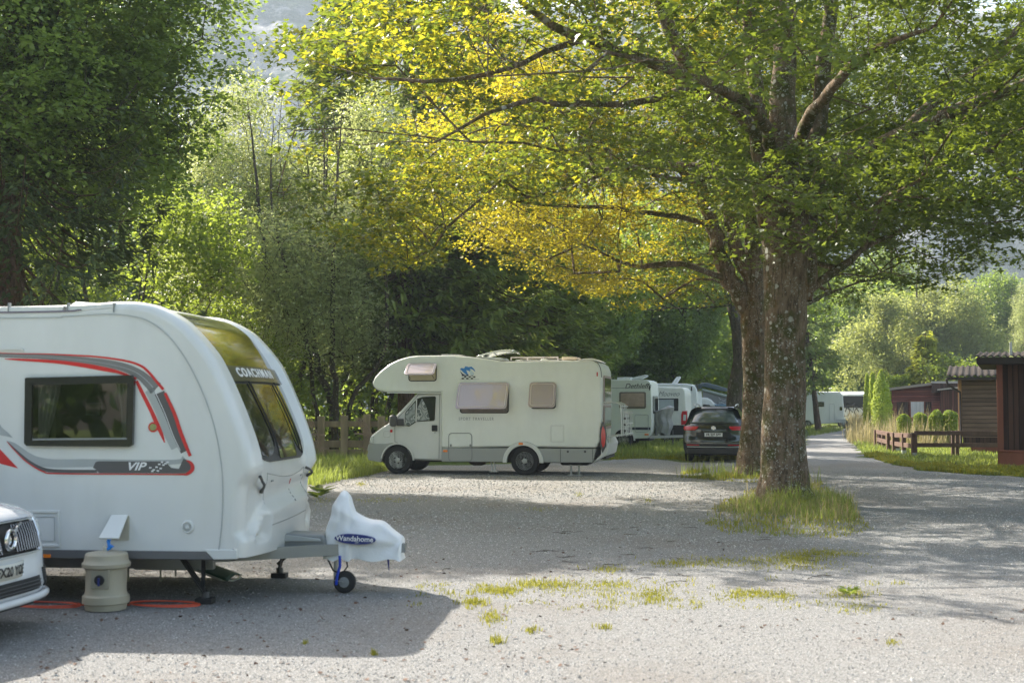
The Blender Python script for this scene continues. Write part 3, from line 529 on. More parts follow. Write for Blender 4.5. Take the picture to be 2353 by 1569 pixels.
broadleaf('lilac_bush', (at(2195, 900, 75).x, 75, 0), 4.8, [((0,0,2.9), (1.9,1.7,1.9), 1)], 'light green leafy bush above the corrugated cabin roof', 'bush', B_DARK, L_BRIGHT, 41, nt=40, nt2=300, per=40, srad=.5, size=(.14,.24), trunk_r=.07, stems=3)
# the mass of wood behind
def woodland():
    rg = np.random.default_rng(50); n = 260000; pxl = rg.uniform(-300, 2700, n); Y = np.where(pxl < 1760, rg.uniform(64, 82, n), rg.uniform(122, 146, n)); Y = np.where((pxl > 1250) & (pxl < 1760), Y+16, Y); X = (pxl-IW/2)/FPX*Y
    top = np.interp(pxl, [-200, 150, 420, 520, 700, 800, 1200, 1700, 1860, 2000, 2230, 2300, 2600], [19, 17, 15.5, 10.5, 10.5, 16, 15, 15, 16, 14, 11, 8, 10]) + 1.6*vnoise(np.stack([X*.5, Y*.5], 1), 4, 3)
    Z = rg.random(n)*top; P = np.stack([X, Y, Z], 1); keep = vnoise(P*.55, 77, 3) > -.1; P = P[keep]; n = len(P)
    nr = rg.normal(size=(n, 3)); nr[:, 2] += .8; cl = .5+.5*vnoise(P*.25, 6, 2)
    o = leaves('woodland', P, nr, rg.normal(size=(n, 3)), rg.uniform(.28, .55, n)*(1+.3*(pxl[keep] > 1760)), [L_DARK, L_BRIGHT], None, rg, LOBE, vv=np.clip(cl*.6+.4*rg.random(n), 0, 1))
    o.data.polygons.foreach_set('material_index', (vnoise(P*.16, 8, 2)+.25*rg.normal(size=n) > .05).astype(np.int32)); tag(o, kind='stuff')
woodland()
def understory():                                         # low shrubs and saplings along the wood edge
    rg = np.random.default_rng(51); n = 60000; X = rg.uniform(-19, 16, n); Y = rg.uniform(41.5, 56, n); top = np.clip(2.0+1.6*vnoise(np.stack([X*.8, Y*.8], 1), 14, 3), .4, 4)
    top = np.where(X > 1.5, top*0, top); Z = rg.random(n)**.8*top; P = np.stack([X, Y, Z], 1); k = (vnoise(P*1.1, 15, 2) > -.25) & (top > 0); P = P[k]; n = len(P); nr = rg.normal(size=(n, 3)); nr[:, 2] += 1
    o = leaves('undergrowth', P, nr, rg.normal(size=(n, 3)), rg.uniform(.10, .24, n), [L_DARK, L_BRIGHT], None, rg, LOBE)
    o.data.polygons.foreach_set('material_index', (rg.random(n) < .3).astype(np.int32)); tag(o, kind='stuff')
understory()
# ------------------------------------------------------------------ shared vehicle materials and pieces
WHITE = pmat('white_gelcoat', (.70,.71,.695), .28, var=.025, scale=2, coat=.4, dirt=.22)
WHITE2 = pmat('white_plastic', (.68,.69,.67), .4, var=.03, dirt=.12)
IVORY = pmat('ivory_panel', (.79,.82,.78), .38, var=.03, dirt=.16, coat=.2)
CREAM = pmat('cream_front', (.70,.685,.62), .35, var=.04, dirt=.2, coat=.3)
GREY = pmat('mid_grey_plastic', (.24,.25,.25), .5); LGREY = pmat('light_grey_plastic', (.42,.44,.44), .45)
DGREY = pmat('dark_grey_plastic', (.07,.07,.072), .5); BLACK = pmat('black_rubber', (.018,.018,.018), .7); TYRE = pmat('tyre_rubber', (.022,.022,.022), .85, bmp=.004, bscale=60)
CHROME = pmat('chrome', (.75,.75,.75), .12, 1); ALLOY = pmat('alloy', (.50,.51,.52), .3, .8); STEEL = pmat('steel', (.42,.43,.43), .4, .7)
RED = pmat('red_decal', (.62,.03,.03), .35, var=.03); SILVER = pmat('silver_decal', (.40,.42,.43), .35, .2, var=.03); DKDEC = pmat('charcoal_decal', (.10,.095,.095), .4); MIDDEC = pmat('warm_grey_decal', (.20,.195,.19), .4)
ORANGE = pmat('orange_lens', (.85,.22,.02), .25, coat=.5); REDL = pmat('red_lens', (.55,.01,.015), .2, coat=.8); CLEARL = pmat('clear_lens', (.55,.58,.58), .12, coat=1)
DARKGLASS = pmat('dark_tinted_glass', (.012,.014,.013), .03, spec=1, coat=1, var=0); BRONZEG = pmat('bronze_tinted_glass', (.025,.025,.018), .10, spec=1, coat=1, var=0)
CLEARG = glass('clear_glass', (.62,.66,.64), .06); DARKIN = pmat('dim_interior', (.05,.042,.035), .8)
CURT = pmat('curtain_cloth', (.50,.48,.42), .9, stretch=(30,1,1), var=.25); WPAINT = pmat('white_lettering', (.8,.8,.8), .5, var=0)
NAVY = pmat('navy_print', (.015,.03,.18), .5); BLUEP = pmat('blue_hose', (.005,.22,.75), .35); BLKP = pmat('black_print', (.03,.03,.03), .5, var=0)
def poly(pl, pts, dep=0): return [pl(x, y, dep) for x, y in pts]
def ribbon(pl, pts, y, th=.002, n=8, dep=0):
    C = catmull(pts, n); Lf = []; Rt = []
    for i, c in enumerate(C):
        t = C[min(i+1, len(C)-1)][:2] - C[max(i-1, 0)][:2]; t = t/np.linalg.norm(t); nn = np.array([-t[1], t[0]])*c[2]/2
        Lf.append(pl(*(c[:2]+nn), dep)); Rt.append(pl(*(c[:2]-nn), dep))
    mb = MB(); 
    for i in range(len(C)-1): mb.prism([Lf[i], Lf[i+1], Rt[i+1], Rt[i]], y-th, y)
    return mb
def wheel(parent, x, y, z, r, w, rim, style='steel', side=-1, spokes=5):     # axis along local y, outer face towards side*y
    t = MB().lathe([(r*.62,-w/2),(r*.80,-w/2),(r*.95,-w/2+.012),(r,-w/2+.04),(r,w/2-.04),(r*.95,w/2-.012),(r*.80,w/2),(r*.62,w/2)], (x,y,z), 'y', 40)
    wh = t.build('wheel', TYRE, parent); yo = y + side*(w/2-.012); m = MB(); R0 = r*.64
    if style == 'steel':
        m.lathe([(R0,side*.012),(R0*.94,side*.012),(R0*.90,-side*.02),(R0*.72,-side*.03),(R0*.62,side*.004),(R0*.3,side*.012),(R0*.22,side*.02),(.004,side*.02)], (x,yo,z), 'y', 36)
        m.build('rim', rim, wh); h = MB()
        for k in range(14): a = 2*math.pi*k/14; h.lathe([(.013,-.002),(.013,.002)], (x+math.cos(a)*R0*.80, yo-side*.022, z+math.sin(a)*R0*.80), 'y', 10)
        for k in range(5): a = 2*math.pi*k/5; h.lathe([(.020,-.004),(.020,.004)], (x+math.cos(a)*R0*.36, yo+side*.014, z+math.sin(a)*R0*.36), 'y', 10)
        h.build('hub_holes', BLACK, wh)
    else:
        m.lathe([(R0,side*.012),(R0*.92,side*.012),(R0*.90,-side*.05),(R0*.90,-side*.052)], (x,yo,z), 'y', 36); m.lathe([(R0*.2,-.02),(R0*.2,side*.012)], (x,yo,z), 'y', 20)
        for k in range(spokes):
            a = 2*math.pi*k/spokes
            for da in (-.14, .14): m.beam((x+math.cos(a)*R0*.15,yo,z+math.sin(a)*R0*.15), (x+math.cos(a+da)*R0*.93,yo,z+math.sin(a+da)*R0*.93), .03, R0*.09, (0,1,0))
        m.build('rim', rim, wh); MB().lathe([(R0*.9,-.003),(R0*.9,.003)], (x,yo-side*.07,z), 'y', 30).build('brake_disc', DGREY, wh)
    return wh

# ------------------------------------------------------------------ touring caravan (foreground left)
def caravan():
    CP = Plane((-2.42, 11.0, 0), R(-5.4)); Wd = 2.26
    root = empty('touring_caravan', CP.o, CP.yaw, 'large white touring caravan with red and grey side stripes, foreground left', 'caravan')
    base = [(-6.25,.45),(-6.32,1.2),(-6.22,2.0),(-5.95,2.45),(-5.6,2.58),(-4,2.605)]
    px = [(-200,704),(0,703),(150,699),(270,694),(345,706),(400,738),(430,772),(460,818),(490,880),(520,955),(545,1030),(555,1085),(553,1150),(548,1220),(543,1281)]
    pr = np.array(catmull([np.array(b) for b in base] + [np.array(CP(*q)) for q in px], 10)); dl = np.linalg.norm(np.diff(pr, axis=0), axis=1); S = np.concatenate([[0], np.cumsum(dl)]); T = unit(np.gradient(pr, axis=0)); NR = np.stack([-T[:, 1], T[:, 0]], 1)
    if NR[len(NR)//2, 1] < 0: NR = -NR
    L = S[-1]; front = pr[:, 0] > -2
    def s_of(z): i = np.where(front)[0]; return float(np.interp(-z, -pr[i, 1], S[i]))
    sf0 = float(S[np.argmax(front)]) - .0
    def F(s, v, off=0, rnd=True, arch=True):
        a = np.interp(s, S, pr[:, 0]); z = np.interp(s, S, pr[:, 1]); n = np.array([np.interp(s, S, NR[:, 0]), np.interp(s, S, NR[:, 1])]); n /= np.linalg.norm(n)
        fr = np.clip((a+1.1)/1.0, 0, 1); B = (.02 + .08*np.clip((2.5-z)/1.2, 0, 1))*fr; g = 1-abs(2*v/Wd-1)**2.4
        o = off + B*g; e = min(v, Wd-v)
        if arch and a > -1.35: k = np.clip((.27-e)/.05, 0, 1); k = k*k*(3-2*k); o += .085*k*np.clip((z-1.02)/.12, 0, 1)*np.clip((a+1.15)/.5, 0, 1)*(.30+.70*np.clip((2.5-z)/.45, 0, 1))
        if a > -.6 and z < 1.1:      # moulded lower front: swoosh step and pockets
            zs = .80 + .10*np.clip((v-.25)/1.2, 0, 1) - .18*np.clip((.45-e)/.25, 0, 1); o += .05*np.clip((zs-z)/.05, 0, 1) - .055*np.clip((z-zs)/.05, 0, 1)*np.clip((1.03-z)/.06, 0, 1)*np.clip((e-.12)/.06, 0, 1)*.5
            k = np.clip((.50-e)/.04, 0, 1)*np.clip((e-.16)/.04, 0, 1)*np.clip((zs-.06-z)/.04, 0, 1)*np.clip((z-.53)/.04, 0, 1); o -= .045*k
        if rnd: r = .075; o -= r*(1-math.sqrt(max(0, 1-((r-e)/r)**2))) if e < r else 0
        return (a+n[0]*o, v, z+n[1]*o)
    vs = [.0,.002,.008,.02,.04,.075] + [.075+(.30-.075)*k/8 for k in range(1, 9)] + [.30+(Wd-.6)*k/22 for k in range(1, 23)]; vs += [Wd-x for x in vs[:14][::-1]]
    ss = [L*k/260 for k in range(261)]
    mb = MB(); nv = len(vs); mb.add([F(s, v) for s in ss for v in vs], [(i*nv+j, (i+1)*nv+j, (i+1)*nv+j+1, i*nv+j+1) for i in range(260) for j in range(nv-1)])
    body = mb.build('body', WHITE, root, smooth=50)
    ring = [F(s, 0.0) for s in ss]; ring = [(p[0], p[2]) for p in ring]
    bot = [(.02, .47), (-6.25, .47)]
    ring = [p for p in ring if p[1] > .47]
    hole = poly(CP, [(76,880),(300,876),(300,1014),(74,1016)])
    mb = MB().holed(ring + bot, [hole], 0.0); mb.holed(ring + bot, [], Wd); mb.build('side_panel', WHITE, root, smooth=False)
    MB().box(-6.2, .10, .03, Wd-.03, .40, .47).build('floor', DGREY, root, smooth=False)
    # corner foot of the side and sill rail
    q = poly(CP, [(470,1262),(545,1262),(545,1284),(492,1285)]); MB().prism(q, -.014, .06).build('corner_skirt', WHITE2, root, bevel=.006)
    q = [(-6.1,.478)]+poly(CP, [(471,1266),(490,1285)])+[(-6.1,.400)]; MB().prism(q, -.006, .03).build('sill_rail', pmat('sill_grey', (.16,.16,.165), .4, .3), root, bevel=.003)
    MB().prism(rrect(*[CP(88,1271)[0], CP(118,1271)[0]], CP(0,1279)[1], CP(0,1271)[1], .004), -.016, -.006).build('side_marker', ORANGE, root)
    # gutter line and awning rail
    ribbon(CP, [(-1200,740,2.4),(0,731,2.4),(150,727,2.4),(240,722,2.4),(300,726,2.4),(345,740,2.6),(390,775,2.6),(430,830,2.6),(465,900,2.4),(490,970,2.2),(505,1040,2),(512,1110,2),(510,1200,2),(503,1262,2)], -.001, .006).build('gutter_seal', LGREY, root)
    ribbon(CP, [(-1200,722,14),(0,712,13),(160,709,12),(262,702,9)], .03, .035).build('awning_rail', WHITE2, root, bevel=.004)
    ribbon(CP, [(-1200,728,3.5),(0,718,3.5),(188,712,3)], -.006, .004).build('rail_slot', pmat('rail_violet', (.16,.13,.18), .5), root)
    for x_ in (156, 262, 20): (a_, z_) = CP(x_, 705); MB().box(a_-.004, a_+.004, -.012, .04, z_-.045, z_+.035).build('rail_joint', GREY, root)
    MB().prism(poly(CP, [(130,697),(145,688),(215,692),(235,698),(232,704),(130,704)]), .25, .75).build('roof_vent', WHITE2, root, bevel=.012)
    ribbon(CP, [(-60,801,6),(0,801,6),(45,801,5),(56,805,2)], .0, .02).build('window_gutter', WHITE2, root)
    # side window
    fo = poly(CP, [(62,868),(306,862),(312,872),(308,1022),(300,1026),(66,1024),(60,1018)]); fi = poly(CP, [(78,885),(296,880),(294,1008),(76,1010)])
    mb = MB(); mb.holed(fo, [fi], -.040)
    n = len(fo); mb.add([(p[0],-.040,p[1]) for p in fo]+[(p[0],0,p[1]) for p in fo], [(i,(i+1)%n,(i+1)%n+n,i+n) for i in range(n)])
    n = len(fi); mb.add([(p[0],-.040,p[1]) for p in fi]+[(p[0],-.018,p[1]) for p in fi], [(i,(i+1)%n,(i+1)%n+n,i+n) for i in range(n)])
    fr = mb.build('window', pmat('window_frame_black', (.018,.018,.018), .25, coat=.6), root, smooth=False)
    x0, x1 = fi[0][0]-.01, fi[1][0]+.01; z0, z1 = fi[3][1]-.02, fi[0][1]+.02
    MB().add([(x0,-.022,z0),(x1,-.022,z0),(x1,-.022,z1),(x0,-.022,z1)], [(0,1,2,3)]).build('pane', glass('side_window_glass', (.50,.53,.52), .10), fr)
    inn = MB(); inn.add([(x0-.2,.012,z0-.1),(x1+.2,.012,z0-.1),(x1+.2,.9,z0-.1),(x0-.2,.9,z0-.1),(x0-.2,.012,z1+.1),(x1+.2,.012,z1+.1),(x1+.2,.9,z1+.1),(x0-.2,.9,z1+.1)], [(0,1,2,3),(4,5,6,7),(1,2,6,5),(2,3,7,6),(3,0,4,7)]); inn.build('cabin_interior', pmat('caravan_interior', (.055,.06,.06), .7, var=.5, scale=4), fr, smooth=False)
    MB().grid(lambda u, v: (lambda zz: (fi[0][0]+.01 + u*(.20 - .12*v**1.2), .06+.02*math.sin(u*26+v), zz))(z1-(z1-z0)*v), 40, 12).build('curtain', CURT, fr, smooth=True)
    MB().grid(lambda u, v: (lambda zz: (fi[1][0]-.01 - u*(.12 - .07*v), .06+.015*math.sin(u*22+v), zz))(z1-(z1-z0)*v), 30, 12).build('curtain', CURT, fr, smooth=True)
    MB().box(CP(118,0)[0], CP(152,0)[0], .85, .88, CP(0,955)[1], CP(0,925)[1]).build('far_window_light', pmat('pale_window_light', (.6,.6,.55), .8), fr)  # pale panel; daylight through the far window is put into its colour
    ribbon(CP, [(80,1009,4),(296,1007,4)], -.040, .004).build('window_catch_bar', GREY, fr)
    # side graphics (zoom coordinates / 3.136 + offset)
    def Z(l): return [(x/3.136, 650+y/3.136, w/3.136) for x, y, w in l]
    def rb(nm, l, mat, y=-.0015, th=.0012): ribbon(CP, Z(l), y, th).build(nm, mat, root, smooth=False)
    rb('stripe', [(-900,480,22),(0,519,30),(300,530,36),(560,552,44),(760,578,52),(900,610,60),(1000,655,66),(1070,712,80),(1125,762,105)], MIDDEC)
    rb('stripe', [(-900,468,5),(0,505,5),(300,511,7),(500,520,10),(700,532,12),(900,560,14),(1010,594,16),(1070,640,18),(1125,705,18),(1178,768,20)], RED, -.003)
    rb('stripe', [(-900,482,3),(0,521,3),(300,531,3),(560,553,3),(760,580,3),(900,612,4),(990,650,4),(1060,705,5),(1105,755,5)], SILVER, -.003)
    rb('stripe', [(36,548,4),(150,553,16),(400,568,24),(600,593,30),(760,622,30),(860,644,22),(985,690,14)], RED, -.003)
    rb('stripe', [(1075,770,62),(1150,925,62),(1205,1070,62),(1262,1190,56)], SILVER, -.0015)
    rb('stripe', [(1150,790,74),(1213,940,62),(1270,1090,56),(1330,1215,56)], DKDEC, -.0028)
    rb('stripe', [(1190,792,20),(1258,940,24),(1305,1080,26),(1372,1246,22)], RED, -.0045)
    rb('stripe', [(1122,790,4),(1190,940,4),(1246,1090,4),(1300,1205,4)], WPAINT, -.0045)
    rb('stripe', [(985,705,20),(1015,770,26),(1085,910,28),(1130,1010,30),(1165,1090,24),(1187,1150,6)], RED, -.0015)
    rb('stripe', [(-300,880,80),(-100,960,60),(0,1062,52),(50,1090,30),(88,1112,4)], SILVER, -.0015)
    rb('stripe', [(50,1137,4),(105,1170,34),(190,1240,52),(270,1282,62),(380,1298,60),(520,1298,58),(670,1296,56),(1240,1290,34),(1330,1262,40)], SILVER, -.0015)
    rb('stripe', [(60,1148,4),(110,1200,14),(200,1278,20),(300,1336,26),(420,1354,24),(700,1356,22)], DKDEC, -.0028)
    rb('stripe', [(50,1140,3),(110,1208,6),(200,1292,8),(310,1356,10),(420,1372,9),(1000,1376,8),(1300,1378,10),(1352,1374,20),(1388,1340,26),(1380,1300,22),(1345,1275,6)], RED, -.0045)
    MB().prism(poly(CP, [(x/3.136, 650+y/3.136) for x, y in [(690,1290),(712,1283),(1190,1285),(1235,1330),(1290,1338),(1325,1262),(1370,1290),(1385,1325),(1362,1362),(1330,1370),(716,1368),(690,1340),(672,1330)]]), -.0056, -.0044).build('badge_panel', DKDEC, root, smooth=False)
    MB().prism(poly(CP, [(x/3.136, 650+y/3.136) for x, y in [(-40,1190),(0,1196),(132,1335),(0,1300),(-40,1290)]]), -.0028, -.0015).build('stripe', RED, root, smooth=False)
    ax, az = CP((975)/3.136, 650+1323/3.136); text('VIP', .094, WPAINT, 'badge_text', root, facing(ax, -.008, az), .001, .35, 1.25, .002)
    mb = MB()
    for i, (x, y) in enumerate([(1085,1330),(1110,1345),(1130,1325),(1150,1305),(1160,1335),(1180,1310),(1100,1355),(1195,1300),(1140,1352),(1170,1290),(1210,1290)]): a, z = CP(x/3.136, 650+y/3.136); mb.box(a-.010, a+.010, -.008, -.006, z-.006, z+.006)
    mb.build('checker_dots', WPAINT, root)
    a, z = CP(1105/3.136, 650+1038/3.136); MB().lathe([(.043,-.006),(.043,-.002)], (a,0,z), 'y', 28).build('emblem_ring', RED, root); MB().lathe([(.030,-.010),(.032,-.006)], (a,0,z), 'y', 28).build('emblem', CHROME, root)
    # hatches, vent, water inlet
    a, z = CP(431,1210); mb = MB().lathe([(.050,-.012),(.046,-.016),(.040,-.016),(.036,-.008),(.018,-.010),(.016,-.014),(.004,-.014)], (a,0,z), 'y', 30); mb.lathe([(.056,0),(.053,-.012)], (a,0,z), 'y', 30); mb.build('round_vent', WHITE2, root)
    def frame(nm, pts, w, mat=WHITE2, y=0, th=.012):
        o = poly(CP, pts); cx = sum(p[0] for p in o)/4; cz = sum(p[1] for p in o)/4; i = [(p[0]+(w if p[0] < cx else -w), p[1]+(w if p[1] < cz else -w)) for p in o]; m = MB()
        for k in range(4): m.prism([o[k], o[(k+1)%4], i[(k+1)%4], i[k]], y-th, y)
        return m.build(nm, mat, root, bevel=.003), i
    f, i = frame('locker_hatch', [(60,1172),(138,1172),(139,1256),(60,1256)], .022); 
    f2, _ = frame('hatch_seal', [(72,1186),(126,1186),(126,1242),(72,1242)], .004, LGREY, 0, .006)
    a0, z0 = CP(258,1184); a1, z1 = CP(292,1240)
    fl = MB(); fl.add([(a0,-.01,z0),(a1+.012,-.01,z0+.004),(a1-.005,-.16,z1+.02),(a0-.045,-.16,z1+.02),(a0,-.022,z0+.008),(a1+.012,-.022,z0+.012),(a1-.005,-.17,z1+.032),(a0-.045,-.17,z1+.032)], [(0,1,2,3),(4,5,6,7),(0,1,5,4),(1,2,6,5),(2,3,7,6),(3,0,4,7)]); fl.build('water_inlet_flap', WHITE2, root, bevel=.004)
    MB().box(a0-.01, a1+.02, -.012, -.002, z1, z0).build('water_inlet', pmat('inlet_cream', (.5,.47,.38), .6), root, bevel=.003)
    # front: skylight, name bar, windows
    def patch(nm, s0, s1, v0, v1, off, mat, parent=root, round_b=0, round_t=0, nu=34, nw=34, th=.012):
        mb = MB()
        def P(u, w, o):
            s = s0 + (s1-s0)*u; e0, e1 = v0, v1
            if round_b: k = np.clip((s-(s1-round_b))/round_b, 0, 1); ins = (1-math.sqrt(max(0, 1-k*k)))*round_b*1.3; e0 += ins; e1 -= ins
            if round_t: k = np.clip(((s0+round_t)-s)/round_t, 0, 1); ins = (1-math.sqrt(max(0, 1-k*k)))*round_t; e0 += ins; e1 -= ins
            return F(s, e0 + (e1-e0)*w, o, True, False)
        mb.grid(lambda u, w: P(u, w, off), nu, nw); mb.grid(lambda u, w: P(u, w, off-th), nu, nw)
        k = nw+1; M = (nu+1)*k; edge = [j for j in range(k)] + [i*k+nw for i in range(1, nu+1)] + [nu*k+j for j in range(nw-1, -1, -1)] + [i*k for i in range(nu-1, 0, -1)]
        mb.f += [(edge[i], edge[(i+1) % len(edge)], edge[(i+1) % len(edge)]+M, edge[i]+M) for i in range(len(edge))]
        return mb.build(nm, mat, parent, smooth=45)
    sA, sB, sC, sD = s_of(2.44), s_of(2.02), s_of(1.875), s_of(1.22)
    sk = patch('roof_window', sA-.10, sB, .27, Wd-.36, .014, BRONZEG, round_t=.15)
    nb = patch('name_bar', sB+.005, sC, .26, Wd-.34, .030, pmat('name_bar_grey', (.055,.057,.055), .3, coat=.5), th=.03)
    fr = patch('front_window', sC+.004, sD+.035, .24, Wd-.36, .012, DGREY, round_b=.26, th=.03)
    for v0, v1, nm in ((.262, .78, 'pane'), (.81, Wd-.87, 'pane'), (Wd-.84, Wd-.382, 'pane')):
        patch(nm, sC+.02, sD+(.015 if v0 > .5 and v1 < 1.6 else -.005), v0, v1, .022, DARKGLASS, fr, round_b=.20 if not (v0 > .5 and v1 < 1.6) else .02, th=.012)
    t = text('COACHMAN', .12, WPAINT, 'lettering', nb, Matrix.Identity(4), .002, 0, 1.3, .004, 1.35)
    sm = (sB+sC)/2-.005
    for v in t.data.vertices: x, y, z = v.co; v.co = F(sm - y, Wd/2 - .03 + x, .033+z, True, False)
    for vv in (.72, Wd-.72):
        MB().tube([F(sC+.0+(sD-sC)*k/14, vv+.05*math.sin(k/14*2), .034, True, False) for k in range(15)], .008, 6).build('wiper_bar', BLACK, fr)
    # front lines, handles
    mb = MB(); s1, s2, s3 = s_of(1.10), s_of(1.06), s_of(.84)
    mb.tube([F(s1 + .05*math.sin(math.pi*k/30), .50+1.26*k/30, .0) for k in range(31)], .0035, 5)
    mb.tube([F(s1 + (s3-s1)*k/10, .50, .0) for k in range(11)], .003, 5); mb.tube([F(s1 + (s3-s1)*k/10, 1.76, .0) for k in range(11)], .003, 5)
    mb.tube([F(s_of(.66) - .04*k/20, .55+1.15*k/20, .003) for k in range(21)], .003, 5)
    mb.build('locker_seam', GREY, root)
    for va, vb in ((.20,.42), (Wd-.42,Wd-.20)):
        mb = MB(); p = [F(s_of(1.09)+.14*k/6*(1 if va < 1 else .6), va+(vb-va)*k/6, .045*math.sin(math.pi*min(1, max(0, k/6)))+.012) for k in range(7)]; mb.tube(p, [.014,.013,.012,.012,.012,.014,.020], 8); mb.build('grab_handle', DGREY, root)
    a = F(s_of(.86), .16, .0); MB().lathe([(.034,0),(.03,.006),(.01,.003)], (a[0]-.005, a[1], a[2]), 'x', 18).build('marker_lens', WHITE2, root)
    for k, (v, z, sz) in enumerate(((.62,1.03,.04),(1.62,1.03,.04))):
        p = F(s_of(z), v, .003); MB().box(p[0]-.004, p[0]+.004, v-.03, v+.03, z-.006, z+.006).build('small_marking', GREY, root)
    p = F(s_of(.99), 1.24, .003); MB().tube([F(s_of(1.02), 1.20, .003), F(s_of(.97), 1.24, .003)], .004, 5).build('red_mark', RED, root)
    mb = MB()
    for z in (.93,.90,.87,.84): mb.tube([F(s_of(z), 1.22, .002), F(s_of(z-.018), 1.225, .002)], .005, 5)
    mb.build('key_lock', GREY, root)
    # chassis, stays, A-frame
    mb = MB(); mb.box(-6, -.2, .35, .42, .28, .40); mb.box(-6, -.2, Wd-.42, Wd-.35, .28, .40); mb.beam((-.6,.4,.36), (1.0,Wd/2-.04,.40), .06, .10); mb.beam((-.6,Wd-.4,.36), (1.0,Wd/2+.04,.40), .06, .10); mb.box(.85, 1.35, Wd/2-.04, Wd/2+.04, .36, .44)
    mb.build('chassis', pmat('galvanised', (.30,.31,.31), .45, .6), root)
    def stay(v, xa, xb, nm='corner_stay'):
        mb = MB(); mb.beam((xa,v-.03,.40), (xb,v-.03,.09), .012, .05, (0,1,0)); mb.beam((xa,v+.03,.40), (xb,v+.03,.09), .012, .05, (0,1,0)); mb.beam((xa+.20,v,.40), (xb-.02,v,.13), .03, .025, (0,1,0)); mb.box(xa-.04, xa+.28, v-.035, v+.035, .385, .42)
        mb.lathe([(.02,-.06),(.024,-.06),(.024,-.03)], (xa,v,.40), 'y', 12)
        s_ = mb.build(nm, BLACK, root); MB().box(xb-.075, xb+.075, v-.06, v+.06, .0, .05).build('foot', BLACK, s_, bevel=.008); MB().lathe([(.035,.05),(.035,.10)], (xb,v,0), 'z', 12).build('foot_collar', DGREY, s_)
    stay(.28, -.46, -.24); stay(1.98, .02, -.06)
    mb = MB(); zt = .52; y0, y1 = Wd/2-.17, Wd/2+.17
    HP = Plane(CP.o + CP.n*(y0), CP.yaw)
    pts = poly(HP, [(638,1240),(650,1226),(742,1228),(748,1240),(748,1274),(634,1275)]); mb.prism(pts, y0, y1)
    mb.build('hitch_fairing', GREY, root, bevel=.02, seg=3); q = poly(HP, [(652,1227),(735,1237),(738,1243),(650,1243)]); MB().prism(q, y0-.012, y0).build('fairing_step', LGREY, root, bevel=.004)
    # jockey wheel
    xw, _ = HP(787,1333); xt, _ = HP(768,1300); yc = Wd/2-.10
    j = MB().tube([(xt,yc,.10),(xt,yc,.62)], .022, 10).build('jockey_post', STEEL, root)
    mb = MB().lathe([(.045,-.035),(.088,-.03),(.10,-.018),(.10,.018),(.088,.03),(.045,.035)], (xw+.01,yc-.02,.10), 'y', 26); jw = mb.build('jockey_wheel', TYRE, root); MB().lathe([(.048,-.037),(.02,-.04),(.02,.04),(.048,.037)], (xw+.01,yc-.02,.10), 'y', 16).build('rim', GREY, jw)
    MB().beam((xt,yc-.05,.12), (xw+.01,yc-.05,.10), .008, .05, (0,1,0)).build('wheel_fork', GREY, root)
    MB().tube([(xt+.05,yc-.07,.34),(xt+.055,yc-.075,.25),(xt+.03,yc-.08,.16),(xt+.02,yc-.075,.08)], .013, 8).build('lock_strap', pmat('blue_strap', (.01,.05,.45), .5), root)
    MB().tube([(xt+.1,yc-.03,.32),(xt+.115,yc-.04,.24),(xt+.06,yc-.03,.17),(xt-.02,yc-.02,.20),(xt-.07,yc-.02,.30)], .008, 6).build('electric_lead', BLACK, root)
    mb = MB(); mb.box(-3.6, -2.9, .1, .32, .2, .4); mb.build('axle_cover', BLACK, root)
    wheel(root, -3.2, .14, .33, .33, .19, ALLOY, 'alloy'); wheel(root, -3.2, Wd-.14, .33, .33, .19, ALLOY, 'alloy', 1)
    return CP, HP, root
CP, HP, CAR = caravan()
